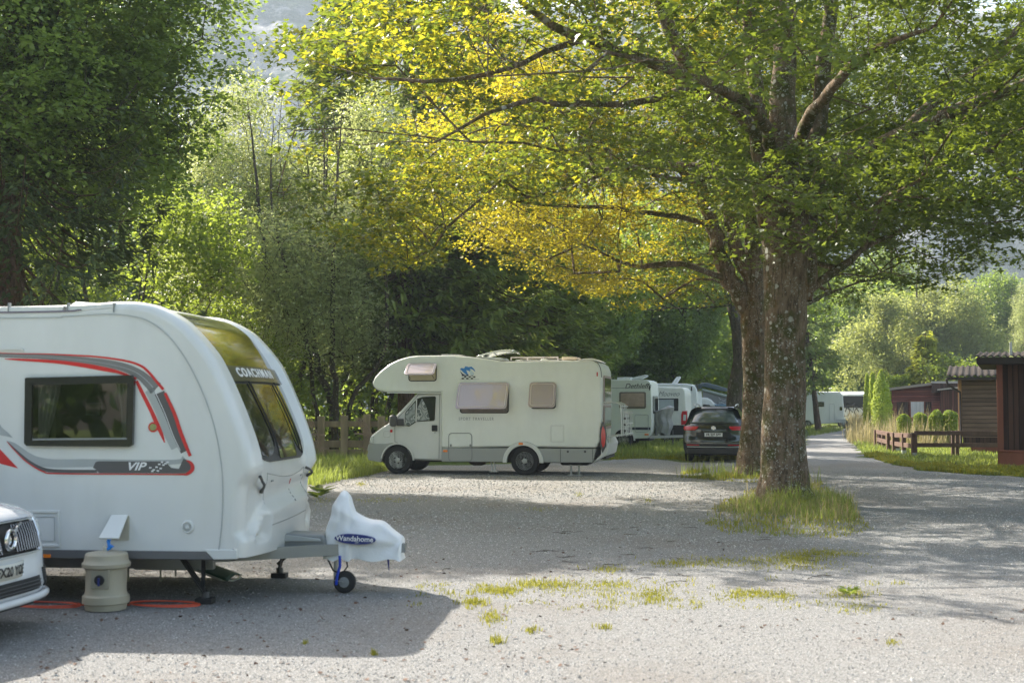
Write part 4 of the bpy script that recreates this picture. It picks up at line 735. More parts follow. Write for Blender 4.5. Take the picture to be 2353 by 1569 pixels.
def hitch_cover():
    o = CP.o + CP.n*(2.26/2); root = None; P = Plane(o - CP.n*.15, CP.yaw)
    rg = random.Random(4); top = [(743,1238),(752,1190),(765,1152),(778,1129),(792,1137),(802,1160),(811,1180),(840,1195),(872,1201),(900,1222),(917,1235)]
    C = catmull([np.array(P(x, y)) for x, y in top], 5); zb = P(0,1277)[1]; x0, x1 = C[0][0], C[-1][0]; m = len(C)
    def f(u, v):
        i = u*(m-1); c = C[int(round(i))]; th = v*math.pi; H = c[1]-zb; cc = math.cos(th); ss = math.sin(th)
        w = .17*(1-.45*max(0, 1-abs((c[0]-x0)/(x1-x0)-.22)/.25)*ss)*(.75 + .25*math.sin(math.pi*min(1, .15+u*.8)))
        y = -math.copysign(abs(cc)**.62, cc)*w; z = zb + H*(ss**.50) + (.012*math.sin(u*23) if v in (0, 1) else 0)
        wr = .014*math.sin(u*19+v*9)*math.sin(th) + .010*math.sin(u*7-z*18) + .016*abs(math.sin(u*11-z*14+1.2*math.sin(z*9))) - .012*abs(math.sin(u*6+z*23))
        return (c[0]+.008*math.sin(z*30), y + wr*(1 if y > 0 else -1), z)
    mb = MB(); mb.grid(f, m-1, 44)
    for u in (0, 1): mb.f.append(tuple(len(mb.v)-1-j for j in range(45)) if u else tuple(range(45)))
    cl = mb.build('hitch_cover', pmat('white_cover_cloth', (.78,.79,.80), .7, var=.03, bmp=.012, bscale=9), None, smooth=80)
    cl.location = o; cl.rotation_euler = (0, 0, CP.yaw); tag(cl, 'white fabric hitch cover with navy oval logo over the caravan coupling', 'hitch cover')
    a, z = P(818,1237); yl = -.205; e = []
    for k in range(36): t = 2*math.pi*k/36; e.append((a+.185*math.cos(t), z+.045*math.sin(t)-.05*.2*math.cos(t)))
    em = MB().prism(e, yl-.004, yl+.06).build('oval_logo', NAVY, cl, smooth=False); text('Wandahome', .066, WPAINT, 'logo_text', cl, facing(a, yl-.006, z+.004, ang=-.04), .001, 0, 1, .001)
    text('.com', .02, WPAINT, 'logo_text', cl, facing(a+.02, yl-.006, z-.028), .001)
    a, z = P(890,1277); MB().tube([(a,-.12,z+.01),(a+.004,-.125,z-.05),(a+.012,-.125,z-.13)], [.02,.010,.004], 6).build('tie_cord', NAVY, cl)
hitch_cover()
def water_carrier():
    b = G(243,1400); root = empty('water_carrier', (b.x, b.y, 0), 0, 'beige barrel-shaped rolling water carrier with black cap beside the caravan', 'water carrier')
    k = 1/284
    pr = [(40,0),(47,2),(48,9),(49,16),(54,18),(54,34),(49,38),(47,46),(47,92),(49,98),(55,102),(56,110),(52,114),(50,120),(49,130),(46,134),(30,137),(.5,138)]
    MB().lathe([(r*k, h*k) for r, h in pr], n=48).build('barrel', pmat('beige_polythene', (.44,.39,.29), .5, var=.06, dirt=.25), root, smooth=30)
    z = 76*k; r = 47*k
    MB().lathe([(.042,-r-.022),(.038,-r-.03),(.02,-r-.03),(.018,-r-.02),(.004,-r-.02)], (0,0,z), 'y', 20).build('cap', BLACK, root); MB().box(-.007, .007, -r-.045, -r-.02, z-.045, z+.02).build('cap_grip', NAVY, root)
    MB().prism(rrect(-.075, .075, z-.075, z+.09, .01), -r-.004, -r+.04).build('label_recess', pmat('beige_recess', (.34,.31,.235), .5), root, bevel=.004)
    MB().lathe([(.022,138*k-.01),(.022,.52),(.01,.53)], (-.01,0,0), 'z', 14).build('bung', pmat('cream_bung', (.5,.48,.42), .5), root)
    h = MB().tube([(0,0,.50),(.03,.0,.51),(.05,.005,.515),(.02,.0,.53),(.01,.01,.56),(.03,.06,.64),(.045,.12,.70)], .016, 8); h = h.build('water_hose', BLUEP, None); h.location = (b.x, b.y, 0); tag(h, 'bright blue hose from the beige water carrier up to the caravan inlet flap', 'hose')
water_carrier()
def cables():
    m = pmat('orange_cable', (.75,.10,.04), .45); mb = MB(); rg = random.Random(2)
    for (xa, ya, xb, yb) in ((20,1386,185,1388), (298,1386,460,1384)):
        for q in range(2):
            pts = []
            for k in range(24): t = 2*math.pi*k/24; px = (xa+xb)/2 + (xb-xa)/2*math.cos(t); py = (ya+yb)/2 + (5+q*2)*math.sin(t+q*.25) + (1.5 if q else 0); g = G(px, py, .008+q*.012); pts.append((g.x, g.y, g.z))
            mb.tube(pts, .007, 6, closed=True)
    a = G(185,1389,.008); b = G(298,1389,.008); mb.tube([a, (a+b)/2+Vector((0,.12,0)), b], .007, 6)
    tag(mb.build('electric_cable', m), 'orange electric cable lying in flat loops on the gravel behind the water carrier', 'cable')
cables()
def folded_lounger():
    b = G(455,1333); root = empty('folding_lounger', (b.x, b.y, 0), R(-6), 'dark green folding lounger lying flat under the caravan front', 'lounger')
    gm = pmat('dark_green_fabric', (.03,.085,.06), .6)
    MB().grid(lambda u, v: (-.35+u*.72, -.22+v*.44, .24*(1-u**1.3)*.8 + .035 + .03*math.sin(math.pi*v)), 16, 10).build('fabric', gm, root, smooth=True, solid=.012)
    mb = MB(); mb.tube([(-.36,-.23,.23),(0,-.235,.15),(.3,-.22,.04),(.38,-.12,.02),(.39,.12,.02),(.3,.22,.04),(0,.235,.15),(-.36,.23,.23)], .011, 8, True); mb.tube([(-.62,-.2,.17),(-.2,-.24,.18)], .010, 6); mb.tube([(-.60,-.1,.12),(.1,-.2,.13)], .010, 6)
    mb.tube([(-.3,-.2,.2),(-.3,-.2,.012)], .010, 6); mb.tube([(-.3,.2,.2),(-.3,.2,.012)], .010, 6); mb.tube([(-.62,-.2,.17),(-.62,-.2,.01)], .010, 6); mb.build('frame', pmat('pale_tube', (.45,.48,.45), .4, .5), root)
folded_lounger()

# ------------------------------------------------------------------ generic car shell: contour stack + greenhouse
def contour(Lf, Lr, w, rf, n=14):                          # plan outline: front at +0, rear at -L; bowed front
    out = []
    for k in range(n+1):
        t = -math.pi/2 + math.pi*k/n; c, s = math.cos(t), math.sin(t); out.append((-rf + rf*abs(c)**.75, w*math.copysign(abs(s)**.55, s)))
    for k in range(n+1):
        t = math.pi/2 + math.pi*k/n; c, s = math.cos(t), math.sin(t); out.append((-Lr+.30 - .30*abs(c)**.6, w*math.copysign(abs(s)**.5, s)))
    return out
def car_white():
    a = R(-8); hd = Vector((math.cos(a), math.sin(a), 0)); e = at(28, 1238, 9.45); o = Vector((e.x, e.y, 0)) - hd*.05
    root = empty('parked_car', o, a, 'white car with ribbed black grille at the bottom left, parked beside the caravan', 'car')
    wp = pmat('white_car_paint', (.76,.77,.79), .22, coat=1, var=.01)
    lv = [(.20,-.10,.86,.55),(.27,.02,.90,.60),(.36,.05,.92,.62),(.45,.03,.925,.62),(.62,.01,.93,.62),(.78,-.03,.93,.62),(.86,-.07,.925,.62),(.91,-.16,.90,.66),(.945,-.30,.84,.72),(.965,-.50,.70,.8)]
    mb = MB(); n = None
    for z, fx, w, rf in lv:
        C = contour(0, 4.70-abs(fx)*.5, w, rf); n = len(C); mb.v += [(x+fx*(1 if x > -2 else 0), y, z+.035*max(0, min(1.3, -x))*(z > .8)) for x, y in C]
    for i in range(len(lv)-1): mb.f += [(i*n+k, i*n+(k+1)%n, (i+1)*n+(k+1)%n, (i+1)*n+k) for k in range(n)]
    mb.f.append(tuple(range((len(lv)-1)*n, len(lv)*n))); mb.f.append(tuple(range(n-1, -1, -1)))
    mb.build('body', wp, root, smooth=50)
    # greenhouse
    mb = MB(); st = [(-1.15,1.0,.80),(-1.95,1.38,.62),(-2.6,1.46,.60),(-3.8,1.42,.58),(-4.5,1.05,.72)]
    V = []
    for x, z, w in st: V += [(x,-.86,.98),(x,-w,z),(x,w,z),(x,.86,.98)]
    mb.add(V, [(i*4+j, (i+1)*4+j, (i+1)*4+j+1, i*4+j+1) for i in range(4) for j in range(3)]); mb.build('windows', DARKGLASS, root, smooth=False)
    mb = MB(); mb.add([(x,s*w*1.01,z+.012) for x, z, w in st[1:4] for s in (-1,1)], [(0,1,3,2),(2,3,5,4)]); mb.build('roof', wp, root, solid=.02)
    def front(y, z, off=0):                                # point on the nose
        zz = [l[0] for l in lv]; fx = np.interp(z, zz, [l[1] for l in lv]); w = np.interp(z, zz, [l[2] for l in lv]); rf = np.interp(z, zz, [l[3] for l in lv]); s = min(1, abs(y)/w)**(1/.55); c = math.sqrt(max(0, 1-s*s))**.75
        return (-rf+rf*c+fx+off, y, z)
    def pan(nm, y0, y1, z0, z1, off, mat, parent=root, nu=24, nv=6, shp=None): return MB().grid(lambda u, v: front((y0+(y1-y0)*u)*(1 if not shp else shp(v)), z0+(z1-z0)*v, off), nu, nv).build(nm, mat, parent, smooth=45, solid=.012)
    gr = pan('grille', -.50, .50, .615, .845, .010, BLACK, shp=lambda v: .86+.14*math.sin(math.pi*min(1,v*.9+.05)))
    mb = MB()
    for k in range(27):
        y = -.47 + .94*k/26
        if abs(y) > .075: mb.tube([front(y, z, .026) for z in (.635,.69,.75,.83)], .0075, 5)
        if k in (13, 26): mb.build('grille_bars', bpy.data.materials.get('dark_chrome') or pmat('dark_chrome', (.22,.22,.23), .25, .9), gr); mb = MB()
    mb = MB(); fr = [front(-.50+1.0*k/16, .85, .018) for k in range(17)] + [front(.52,.73,.018)] + [front(.46-.92*k/12, .61, .020) for k in range(13)] + [front(-.52,.73,.018)]; mb.tube(fr, .010, 6, True); mb.build('grille_surround', CHROME, gr)
    x, y, z = front(0, .73, .055); rgm = MB(); rgm.tube([(x, .065*math.cos(t), z+.065*math.sin(t)) for t in [2*math.pi*k/28 for k in range(28)]], .015, 8, True); rgm.lathe([(.035,-.03),(.035,-.01),(.004,-.008)], (x,0,z), 'x', 18); em = rgm.build('emblem', CHROME, gr)
    for s in (1, -1): MB().add([front(s*.05,.73+s*.045,.040), front(s*.235,.73+s*.108,.034), front(s*.25,.73+s*.098,.034), front(s*.065,.73+s*.035,.040)], [(0,1,2,3)]).build('grille_slash', CHROME, gr, solid=.01)
    MB().box(x-.01, x+.012, .045, .072, z+.055, z+.085).build('emblem_arrow', CHROME, gr)
    # plate: gently bent with the bumper
    pl = MB().grid(lambda u, v: (front(-.26+.52*u, .505, .0)[0]*0+.055-.05*(2*u-1)**2, -.26+.52*u, .45+.111*v), 12, 1).build('number_plate', pmat('plate_cream', (.72,.70,.62), .4, var=.01), root, solid=.008)
    t = text('FX20 YOE', .094, BLKP, 'plate_text', pl, Matrix.Identity(4), .001, 0, .92, .003)
    for v in t.data.vertices: X, Y, Z_ = v.co; v.co = (.066-.05*(X/.26)**2, X, .505+Y)
    lo_ = pan('lower_intake', -.46, .46, .325, .425, .006, BLACK); mb = MB()
    for z in (.35,.375,.40): mb.tube([front(-.44+.88*k/12, z, .022) for k in range(13)], .004, 4)
    mb.build('intake_bars', DGREY, lo_)
    for s in (1,-1):
        pan('side_intake', s*.56, s*.72, .33, .47, .008, BLACK, nu=6, nv=5); pan('headlight', s*.56, s*.90, .70, .83, .010, CLEARL, nu=10, nv=5)
    MB().tube([front(-.86+1.72*k/24, .275, .03) for k in range(25)], .030, 8).build('lower_lip', wp, root, smooth=True)
    MB().box(-4.4, -.2, -.8, .8, .16, .22).build('underbody', BLACK, root)
    for xx in (-.90, -3.72):
        for s in (-1, 1): wheel(root, xx, s*.82, .345, .345, .225, ALLOY, 'alloy', s)
car_white()
# ------------------------------------------------------------------ motorhome with overcab bed (centre)
PINKG = glass('pinkish_acrylic', (.80,.66,.68), .06, .05, opac=.60)
def foil():
    m, nt, out = newmat('silver_foil_screen'); p = N(nt, 'BsdfPrincipled'); nt.links.new(p.outputs[0], out.inputs[0]); tc = N(nt, 'TexCoord'); v = N(nt, 'TexVoronoi'); v.inputs['Scale'].default_value = 6.5; nt.links.new(tc.outputs['Object'], v.inputs['Vector'])
    c = ramp(nt, v.outputs['Distance'], [(.30,(.12,.14,.14)),(.42,(.55,.58,.57)),(.5,(.14,.16,.16)),(.75,(.34,.37,.37))]); nt.links.new(c, p.inputs['Base Color']); p.inputs['Roughness'].default_value = .3; p.inputs['Metallic'].default_value = .4; return m
FOIL = foil()
def arc(cx, cz, r, a0, a1, n=14): return [(cx+r*math.cos(R(a0+(a1-a0)*k/n)), cz+r*math.sin(R(a0+(a1-a0)*k/n))) for k in range(n+1)]
def outline_tube(pts, y, r=.006, closed=True): return MB().tube([(p[0], y, p[1]) for p in pts], r, 5, closed)
def hopper(root, x0, x1, z0, z1, tilt, pane_mat, inner, y=0, fr=None):   # top-hinged acrylic window propped open
    w = MB().prism(rrect(x0, x1, z0, z1, .07), y-.006, y+.01).build('window', BLACK, root, smooth=False)
    MB().prism(rrect(x0+.025, x1-.025, z0+.025, z1-.025, .05), y-.010, y-.006).build('opening', inner, w, smooth=False)  # flat panel in place of a hole; its colour gives the interior tone
    H = z1-z0+.02; o = MB().prism(rrect(x0-.02, x1+.02, -H, 0, .08), -.022, 0)
    fr_ = MB().tube([(p[0], -.026, p[1]) for p in rrect(x0+.03, x1-.03, -H+.05, -.05, .06)], .009, 5, True)
    M = Matrix.Translation((0, y-.02, z1)) @ Matrix.Rotation(-R(tilt), 4, 'X')
    pn = o.build('pane', pane_mat, w, bevel=.006); pn.data.transform(M); f = fr_.build('pane_rib', fr or LGREY, pn); f.data.transform(M)
    mb = MB()
    for xx in (x0+.06, x1-.06): mb.tube([(xx, y-.01, z0+.06), tuple(M @ Vector((xx, 0, -H+.06)))], .006, 5)
    if tilt > 5: mb.build('window_stay', BLACK, w)
    return w
def motorhome():
    b = G(1203, 1092); MP = Plane((b.x, b.y, 0), R(-10.6)); Wd = 2.2
    root = empty('motorhome', MP.o, MP.yaw, 'white motorhome with overcab bed and two propped-open pinkish windows, side on in the centre', 'motorhome')
    def q(x, y, d=0): return MP(820+x/3.794, 780+y/3.794, d)
    def qs(l, d=0): return [q(x, y, d) for x, y in l]
    roofl = [(2085,945),(2122,880),(2131,760),(2134,500),(2133,330),(2126,260),(2105,213),(2070,190),(2030,183),(1700,184),(1310,188),(1230,180),(1120,165),(1000,150),(850,139),(550,139),(450,150),(360,177),(280,217),(200,280),(155,330),(135,375),(143,408),(165,432),(205,449),(265,458),(735,461),(738,945)]
    fw, rw = q(345,1052), q(1450,1068); r_ = .345
    pts = qs(roofl); zs = q(1200,945)[1]; A = arc(rw[0], rw[1], .47, 180, 0); A = [(x, max(z, zs)) for x, z in A if z > zs-.02]
    MB().prism(pts + A, 0, Wd).build('body', IVORY, root, smooth=40, bevel=.05, seg=3)
    ribbon(MP, [(820+x/3.794, 780+y/3.794, 1.6) for x, y in roofl[4:27]], -.002, .006, n=3).build('edge_trim', pmat('edge_trim_grey', (.10,.10,.10), .5), root)
    # grey skirt with wheel opening, cab
    zb = q(1200,1066)[1]; x0, x1 = q(738,1000)[0], q(2085,1000)[0]
    sk = [(x0,zs-.002),(x0,zb)] + [(rw[0]-.44,zb)] + arc(rw[0], rw[1], .44, 180, 0)[1:-1] + [(rw[0]+.44,zb)] + [(x1-.08,zb),(x1,zs-.002)]
    sk[3:-3] = [(x, max(zb, z)) for x, z in sk[3:-3]]
    sk2 = [p for p in sk]; a = arc(rw[0], rw[1], .44, 160, 20, 12)
    sk2 = [(x0,zs-.002),(x0,zb),(rw[0]-.43,zb)] + [p for p in a if p[1] < zs-.004 and p[0] < rw[0] and p[1] > zb] 
    MB().prism(sk2 + [(sk2[-1][0], zs-.002)], -.004, Wd+.004).build('skirt', pmat('skirt_grey', (.36,.37,.36), .45, var=.04, dirt=.2), root, smooth=False, bevel=.012)
    sr = [p for p in a if p[1] < zs-.004 and p[0] > rw[0] and p[1] > zb]; MB().prism([(sr[0][0], zs-.002)] + sr + [(rw[0]+.43,zb),(x1-.08,zb),(x1,zs-.002)], -.004, Wd+.004).build('skirt', bpy.data.materials['skirt_grey'], root, smooth=False, bevel=.012)
    ring = arc(rw[0], rw[1], .50, 182, -2, 20) + arc(rw[0], rw[1], .40, -2, 182, 20); MB().prism(ring, -.045, .02).build('wheel_arch', WHITE2, root, smooth=40, bevel=.012)
    cabp = [(512,470),(738,464),(738,1058),(480,1050)]; ca = arc(fw[0], fw[1], .40, 0, 158, 16)
    cab = qs([(512,470),(738,464),(738,1056),(478,1048)]) + [(x, z) for x, z in ca if z > q(0,1048)[1]] + qs([(95,905),(102,862),(120,832),(200,771),(290,716),(328,668)])
    MB().prism(cab, .10, Wd-.10).build('cab', WHITE2, root, smooth=40, bevel=.05, seg=3)
    bp = [(x, z) for x, z in arc(fw[0], fw[1], .405, 150, 205, 8)]; bmp = qs([(300,900),(240,908),(96,906),(82,960),(90,975),(80,1010),(90,1050),(200,1071)])
    MB().prism([bmp[0]] + [p for p in arc(fw[0], fw[1], .402, 95, 178, 12)] + [bmp[7], bmp[6], bmp[5], bmp[4], bmp[3], bmp[2], bmp[1]], .085, Wd-.085).build('front_bumper', bpy.data.materials['skirt_grey'], root, smooth=40, bevel=.02)
    ring = arc(fw[0], fw[1], .425, 175, 0, 20) + arc(fw[0], fw[1], .39, 0, 175, 20); MB().prism(ring, .075, .11).build('front_wheel_arch', WHITE2, root, smooth=40)
    MB().box(q(215,0)[0], x1-.15, .25, Wd-.25, .30, zb+.12).build('underbody', BLACK, root, smooth=False)
    MB().box(fw[0]-.42, fw[0]+.40, .30, Wd-.30, .25, fw[1]+.38).build('wheel_housing', BLACK, root, smooth=False); MB().box(rw[0]-.44, rw[0]+.44, .26, Wd-.26, .3, rw[1]+.4).build('wheel_housing', BLACK, root, smooth=False)
    rimm = pmat('wheel_trim_silver', (.42,.43,.43), .4, .3, dirt=.25)
    for s, y in ((-1,.20),(1,Wd-.20)): wheel(root, fw[0], y, r_, r_, .215, rimm, 'steel', s); wheel(root, rw[0]+.02, y, r_, r_, .215, rimm, 'steel', s)
    # cab glass, doors
    sw = MB().prism(qs([(408,752),(412,642),(425,622),(515,517),(560,500),(672,494),(681,503),(671,700),(664,708),(512,716),(448,757)]), .088, .10).build('cab_window', DARKGLASS, root, smooth=False)
    MB().prism(qs([(412,748),(415,645),(500,545),(500,712),(450,750)]), .084, .088).build('thermal_screen', FOIL, sw, smooth=False)
    MB().prism(qs([(516,712),(520,600),(560,512),(600,590),(628,700)]), .084, .088).build('thermal_screen', FOIL, sw, smooth=False)
    MB().prism(qs([(503,718),(508,525),(518,518),(513,716)]), .080, .09).build('window_divider', WHITE2, sw, smooth=False)
    ws = MB(); a0, a1 = q(334,664), q(507,474); ws.add([(a0[0]-.01,.2,a0[1]+.005),(a1[0]-.01,.28,a1[1]+.0),(a1[0]-.01,Wd-.28,a1[1]),(a0[0]-.01,Wd-.2,a0[1]+.005)], [(0,1,2,3)]); ws.build('windscreen', DARKGLASS, root, solid=.01, smooth=False)
    outline_tube(qs([(322,700),(322,890),(420,930),(465,1010),(478,1042),(708,1040),(714,480),(530,478),(420,610),(340,690)]), .094, .007, False).build('door_seam', GREY, root)
    MB().prism(rrect(*[q(648,0)[0], q(697,0)[0]], q(0,797)[1], q(0,744)[1], .02), .07, .10).build('door_handle', BLACK, root, bevel=.005)
    a = q(673,811); MB().lathe([(.018,-.01),(.018,.01)], (a[0],.10,a[1]), 'y', 12).build('lock', STEEL, root)
    mb = MB(); m0 = q(322,705); mb.lathe([(.02,-.15),(.085,-.13),(.10,0),(.095,.10),(.03,.15)], (m0[0],-.06,m0[1]), 'z', 16); mr = mb.build('wing_mirror', DGREY, root, bevel=.01); MB().prism(qs([(340,690),(400,690),(405,755),(345,752)]), .03, .10).build('mirror_arm', DGREY, mr, bevel=.01)
    MB().prism(qs([(118,842),(136,846),(140,875),(134,906),(104,904),(108,862)]), .07, .42).build('headlight', CLEARL, root, bevel=.01); a = q(292,797); MB().prism(rrect(a[0]-.03, a[0]+.03, a[1]-.035, a[1]+.035, .02), .075, .10).build('side_repeater', REDL, root)
    outline_tube(rrect(q(228,0)[0], q(284,0)[0], q(0,848)[1], q(0,798)[1], .03), .097, .004).build('fuel_flap_seam', LGREY, root)
    MB().prism(qs([(262,458),(735,461),(745,445),(745,470),(735,470),(262,466)]), -.01, .06).build('overcab_lip', IVORY, root)
    # windows
    di = pmat('motorhome_painted_dimness', (.16,.14,.13), .7, var=.5, scale=3); cr = pmat('cream_blind', (.52,.47,.33), .7)  # dimness inside the open windows is put into a flat panel's colour
    def win(l, tilt, inner): x0, z1 = q(l[0], l[1]); x1, z0 = q(l[2], l[3]); return hopper(root, x0, x1, z0, z1, tilt, PINKG, inner, 0, pmat('pink_rib', (.62,.54,.53), .4))
    win((450,212,696,364), 50, cr); win((898,378,1325,643), 33, di); win((1515,375,1735,604), 22, di)
    # lettering and emblem
    a = q(1040,692); text('SPORT TRAVELLER', .105, GREY, 'lettering', root, facing(a[0], -.003, a[1]), .001, 0, .80, 0, 1.3)
    sky_, nav, pale = pmat('emblem_blue', (.02,.20,.55), .4), pmat('emblem_navy', (.012,.03,.12), .4), pmat('emblem_pale', (.55,.68,.75), .4)
    em = MB().prism(qs([(897,262),(912,248),(935,252),(945,234),(962,236),(975,240),(1000,236),(1024,258),(1034,284),(1012,262),(985,252),(1000,275),(1022,300),(1000,300),(975,272),(955,266),(962,290),(975,310),(950,304),(925,282),(912,268)]), -.004, -.001).build('emblem', sky_, root, smooth=False)
    MB().prism(qs([(900,272),(915,290),(935,305),(968,318),(940,318),(910,300)]), -.004, -.001).build('emblem_shade', nav, em, smooth=False); MB().prism(qs([(985,262),(1008,280),(1018,305),(1000,318),(985,290)]), -.0055, -.004).build('emblem_wing', pale, em, smooth=False)
    mb = MB(); s = q(20,0)[0]-q(0,0)[0]
    for i in range(6):
        for j in range(3):
            if (i+j) % 2 == 0: a = q(914+i*20, 345-j*13); mb.box(a[0], a[0]+s*.95, -.004, -.001, a[1], a[1]+.035)
    mb.build('checker', BLKP, em); ribbon(MP, [(820+x/3.794, 780+347/3.794, .5) for x in (895,980,1068)], -.001, .002).build('underline', BLKP, em)
    # lockers, hatch, lights
    outline_tube(rrect(q(803,0)[0], q(1004,0)[0], zb+.01, q(0,812)[1], .08), -.006, .010).build('locker_door_seam', GREY, root)
    for x in (820,990): a = q(x,922); MB().prism(rrect(a[0]-.02, a[0]+.02, a[1]-.03, a[1]+.03, .012), -.014, 0).build('locker_catch', GREY, root)
    h = outline_tube(rrect(q(1690,0)[0], q(1803,0)[0], q(0,882)[1], q(0,745)[1], .02), -.004, .008).build('service_hatch', WHITE2, root); MB().prism(rrect(q(1700,0)[0], q(1793,0)[0], q(0,873)[1], q(0,755)[1], .01), -.006, -.001).build('hatch_panel', IVORY, h)
    for x in (1775,2055): a = q(x,1000); MB().box(a[0]-.006, a[0]+.006, -.008, 0, zb+.01, zs-.01).build('skirt_seam', DGREY, root)
    for x in (1840,1990): a = q(x,976); MB().lathe([(.028,-.016),(.028,0)], (a[0],0,a[1]), 'y', 14).build('skirt_catch', DGREY, root)
    for x, y in ((772,971),(1432,907)): a = q(x,y); yy = -.016 if x < 1000 else -.058; MB().prism(rrect(a[0]-.055, a[0]+.055, a[1]-.028, a[1]+.028, .022), yy, 0).build('marker_light', ORANGE, root, bevel=.004)
    a = q(2096,302); MB().prism(rrect(a[0]-.015, a[0]+.015, a[1]-.05, a[1]+.05, .012), -.015, 0).build('marker_light', REDL, root)
    # rear
    ar = q(2133,500)[0]; rb = MB().prism([(ar-.02,.52),(ar-.02,q(0,860)[1]),(ar+.10,q(0,850)[1]),(ar+.17,.75),(ar+.12,.50),(ar-.25,zb-.03)], .02, Wd-.02).build('rear_bumper', WHITE2, root, bevel=.03)
    MB().prismx([(.14,.80),(.34,.80),(.34,.92),(.14,.92)], ar+.16, ar+.18).build('number_plate', WHITE, root)
    rl = qs([(2143,712),(2165,760),(2176,830),(2172,930),(2142,988),(2126,940),(2117,850),(2122,770)]); bz = MB().prism(rl, -.03, .10).build('tail_light_bezel', DGREY, root, bevel=.01)
    MB().prism(qs([(2146,752),(2166,790),(2170,860),(2164,915),(2145,945),(2134,900),(2131,830),(2135,790)]), -.042, .12).build('tail_light', REDL, bz, bevel=.008)
    for z0, z1, nm in ((q(0,560)[1], q(0,318)[1], 'rear_window'), (q(0,775)[1], q(0,570)[1], 'rear_window')): w = MB().prismx(rrect(.35, 1.85, z0, z1, .08), ar+.005, ar+.03).build(nm, pmat('window_rim_pink', (.42,.33,.31), .4), root, bevel=.006); MB().prismx(rrect(.42, 1.78, z0+.06, z1-.06, .06), ar+.03, ar+.036).build('pane', DARKGLASS, w)
    mb = MB(); za, zb2, zc = q(0,548)[1], q(0,640)[1], q(0,835)[1]
    for y in (.35, .75, 1.25, 1.65):
        mb.tube([(ar,y,za),(ar+.30,y,za),(ar+.42,y,za-.06),(ar+.44,y,za-.3),(ar+.44,y,zc)], .018, 6); mb.tube([(ar+.10,y,zc),(ar+.34,y,zc+.01),(ar+.50,y,zc+.04)], .018, 6); mb.tube([(ar+.56,y,zc+.0),(ar+.56,y,zb2)], .016, 6); mb.beam((ar+.44,y,zb2+.02),(ar+.60,y,zb2+.02),.05,.03)
    for x, z in ((ar+.44,za-.1),(ar+.44,zc+.02),(ar+.56,zb2),(ar+.56,zc+.05),(ar+.56,zc+.3),(ar+.14,zc),(ar+.34,zc)): mb.tube([(x,.25,z),(x,1.85,z)], .017, 6)
    mb.build('bicycle_rack', pmat('rack_white_tube', (.66,.68,.68), .35, .2), root)
    mb = MB()
    for z in (zc+.1, zc+.25, zc+.4):
        for y in (.4,.8,1.3): mb.box(ar+.49, ar+.54, y, y+.05, z, z+.05)
    mb.build('rack_clamps', DGREY, root)
    # roof gear
    a, c = q(1000,150), q(1335,150); mb = MB(); mb.prism(qs([(985,152),(1010,140),(1215,150),(1245,178),(1100,168)]), .55, 1.45); mb.build('roof_hatch', WHITE2, root, bevel=.01)
    L = .9; mb = MB().grid(lambda u, v: (lambda x, z: (x, .5+1.0*v, z + .05*math.sin(math.pi*v)))(*(lambda p: (p[0], p[1]))(q(*[(1003+332*u), (140-50*math.sin(math.pi*min(1,u*1.02)*.62)) if u < .99 else 108]))), 10, 8)
    mb.build('hatch_lid', pmat('smoky_dome', (.36,.39,.35), .2, coat=.5), root, solid=.03); MB().tube([(q(1140,100)[0],.6,q(0,108)[1]),(q(1185,0)[0],.6,q(0,142)[1])], .01, 5).build('hatch_arm', BLACK, root)
    MB().prism(qs([(655,137),(672,120),(830,121),(848,137)]), .8, 1.4).build('roof_vent', WHITE2, root, bevel=.012)
    mb = MB()
    for y in (.45, 1.75):
        mb.tube([(q(1312,0)[0],y,q(0,160)[1]),(q(1730,0)[0],y,q(0,160)[1])], .018, 6)
        for x in (1315,1460,1600,1728): mb.tube([(q(x,0)[0],y,q(0,160)[1]),(q(x,0)[0],y,q(0,185)[1])], .015, 6)
    mb.build('roof_rail', pmat('rail_rose_white', (.62,.55,.55), .35, .3), root); MB().box(q(1330,0)[0], q(1720,0)[0], .7, 1.6, q(0,180)[1], q(0,172)[1]).build('solar_panel', DARKGLASS, root)
    MB().box(q(1760,0)[0], q(1893,0)[0], .5, 1.2, q(0,184)[1], q(0,158)[1]).build('roof_vent', pmat('beige_roof_vent', (.55,.45,.35), .5), root, bevel=.01)
    MB().prism(qs([(1895,186),(1960,166),(2040,160),(2095,184),(2060,190)]), .2, Wd-.2).build('rear_spoiler', WHITE2, root, bevel=.012); MB().prism(qs([(1575,184),(1590,165),(1635,167),(1648,184)]), .3, .6).build('roof_vent', WHITE2, root, bevel=.012)
    # underneath
    mb = MB(); a = q(1185,1090); mb.tube([(a[0]-.02,.2,.42),(a[0]+.03,.15,.10)], .02, 6); mb.tube([(a[0]-.10,.2,.42),(a[0]-.04,.15,.10)], .02, 6); mb.box(a[0]-.1, a[0]+.10, .08, .2, .07, .10); mb.build('entry_step', STEEL, root)
    a = q(1010,1105); MB().lathe([(.10,-.2),(.14,-.1),(.14,.1),(.10,.2)], (a[0],.6,.34), 'x', 14).build('waste_tank', pmat('tank_dark', (.10,.08,.07), .6), root)
    for x in (1850,1920): a = q(x,1120); m = MB(); m.tube([(a[0],.35,.02),(a[0],.35,.42)], .03, 8); m.box(a[0]-.08, a[0]+.08, .27, .43, 0, .02); m.build('support_leg', STEEL, root)
    a = q(1880,0)[0]; MB().box(a-.35, a+.35, .3, 1.5, .24, .44).build('spare_carrier', BLACK, root, bevel=.05); a = q(2090,1080)[0]; MB().box(a-.2, a+.22, .1, 2.0, .40, .47).build('tow_frame', BLACK, root)
motorhome()

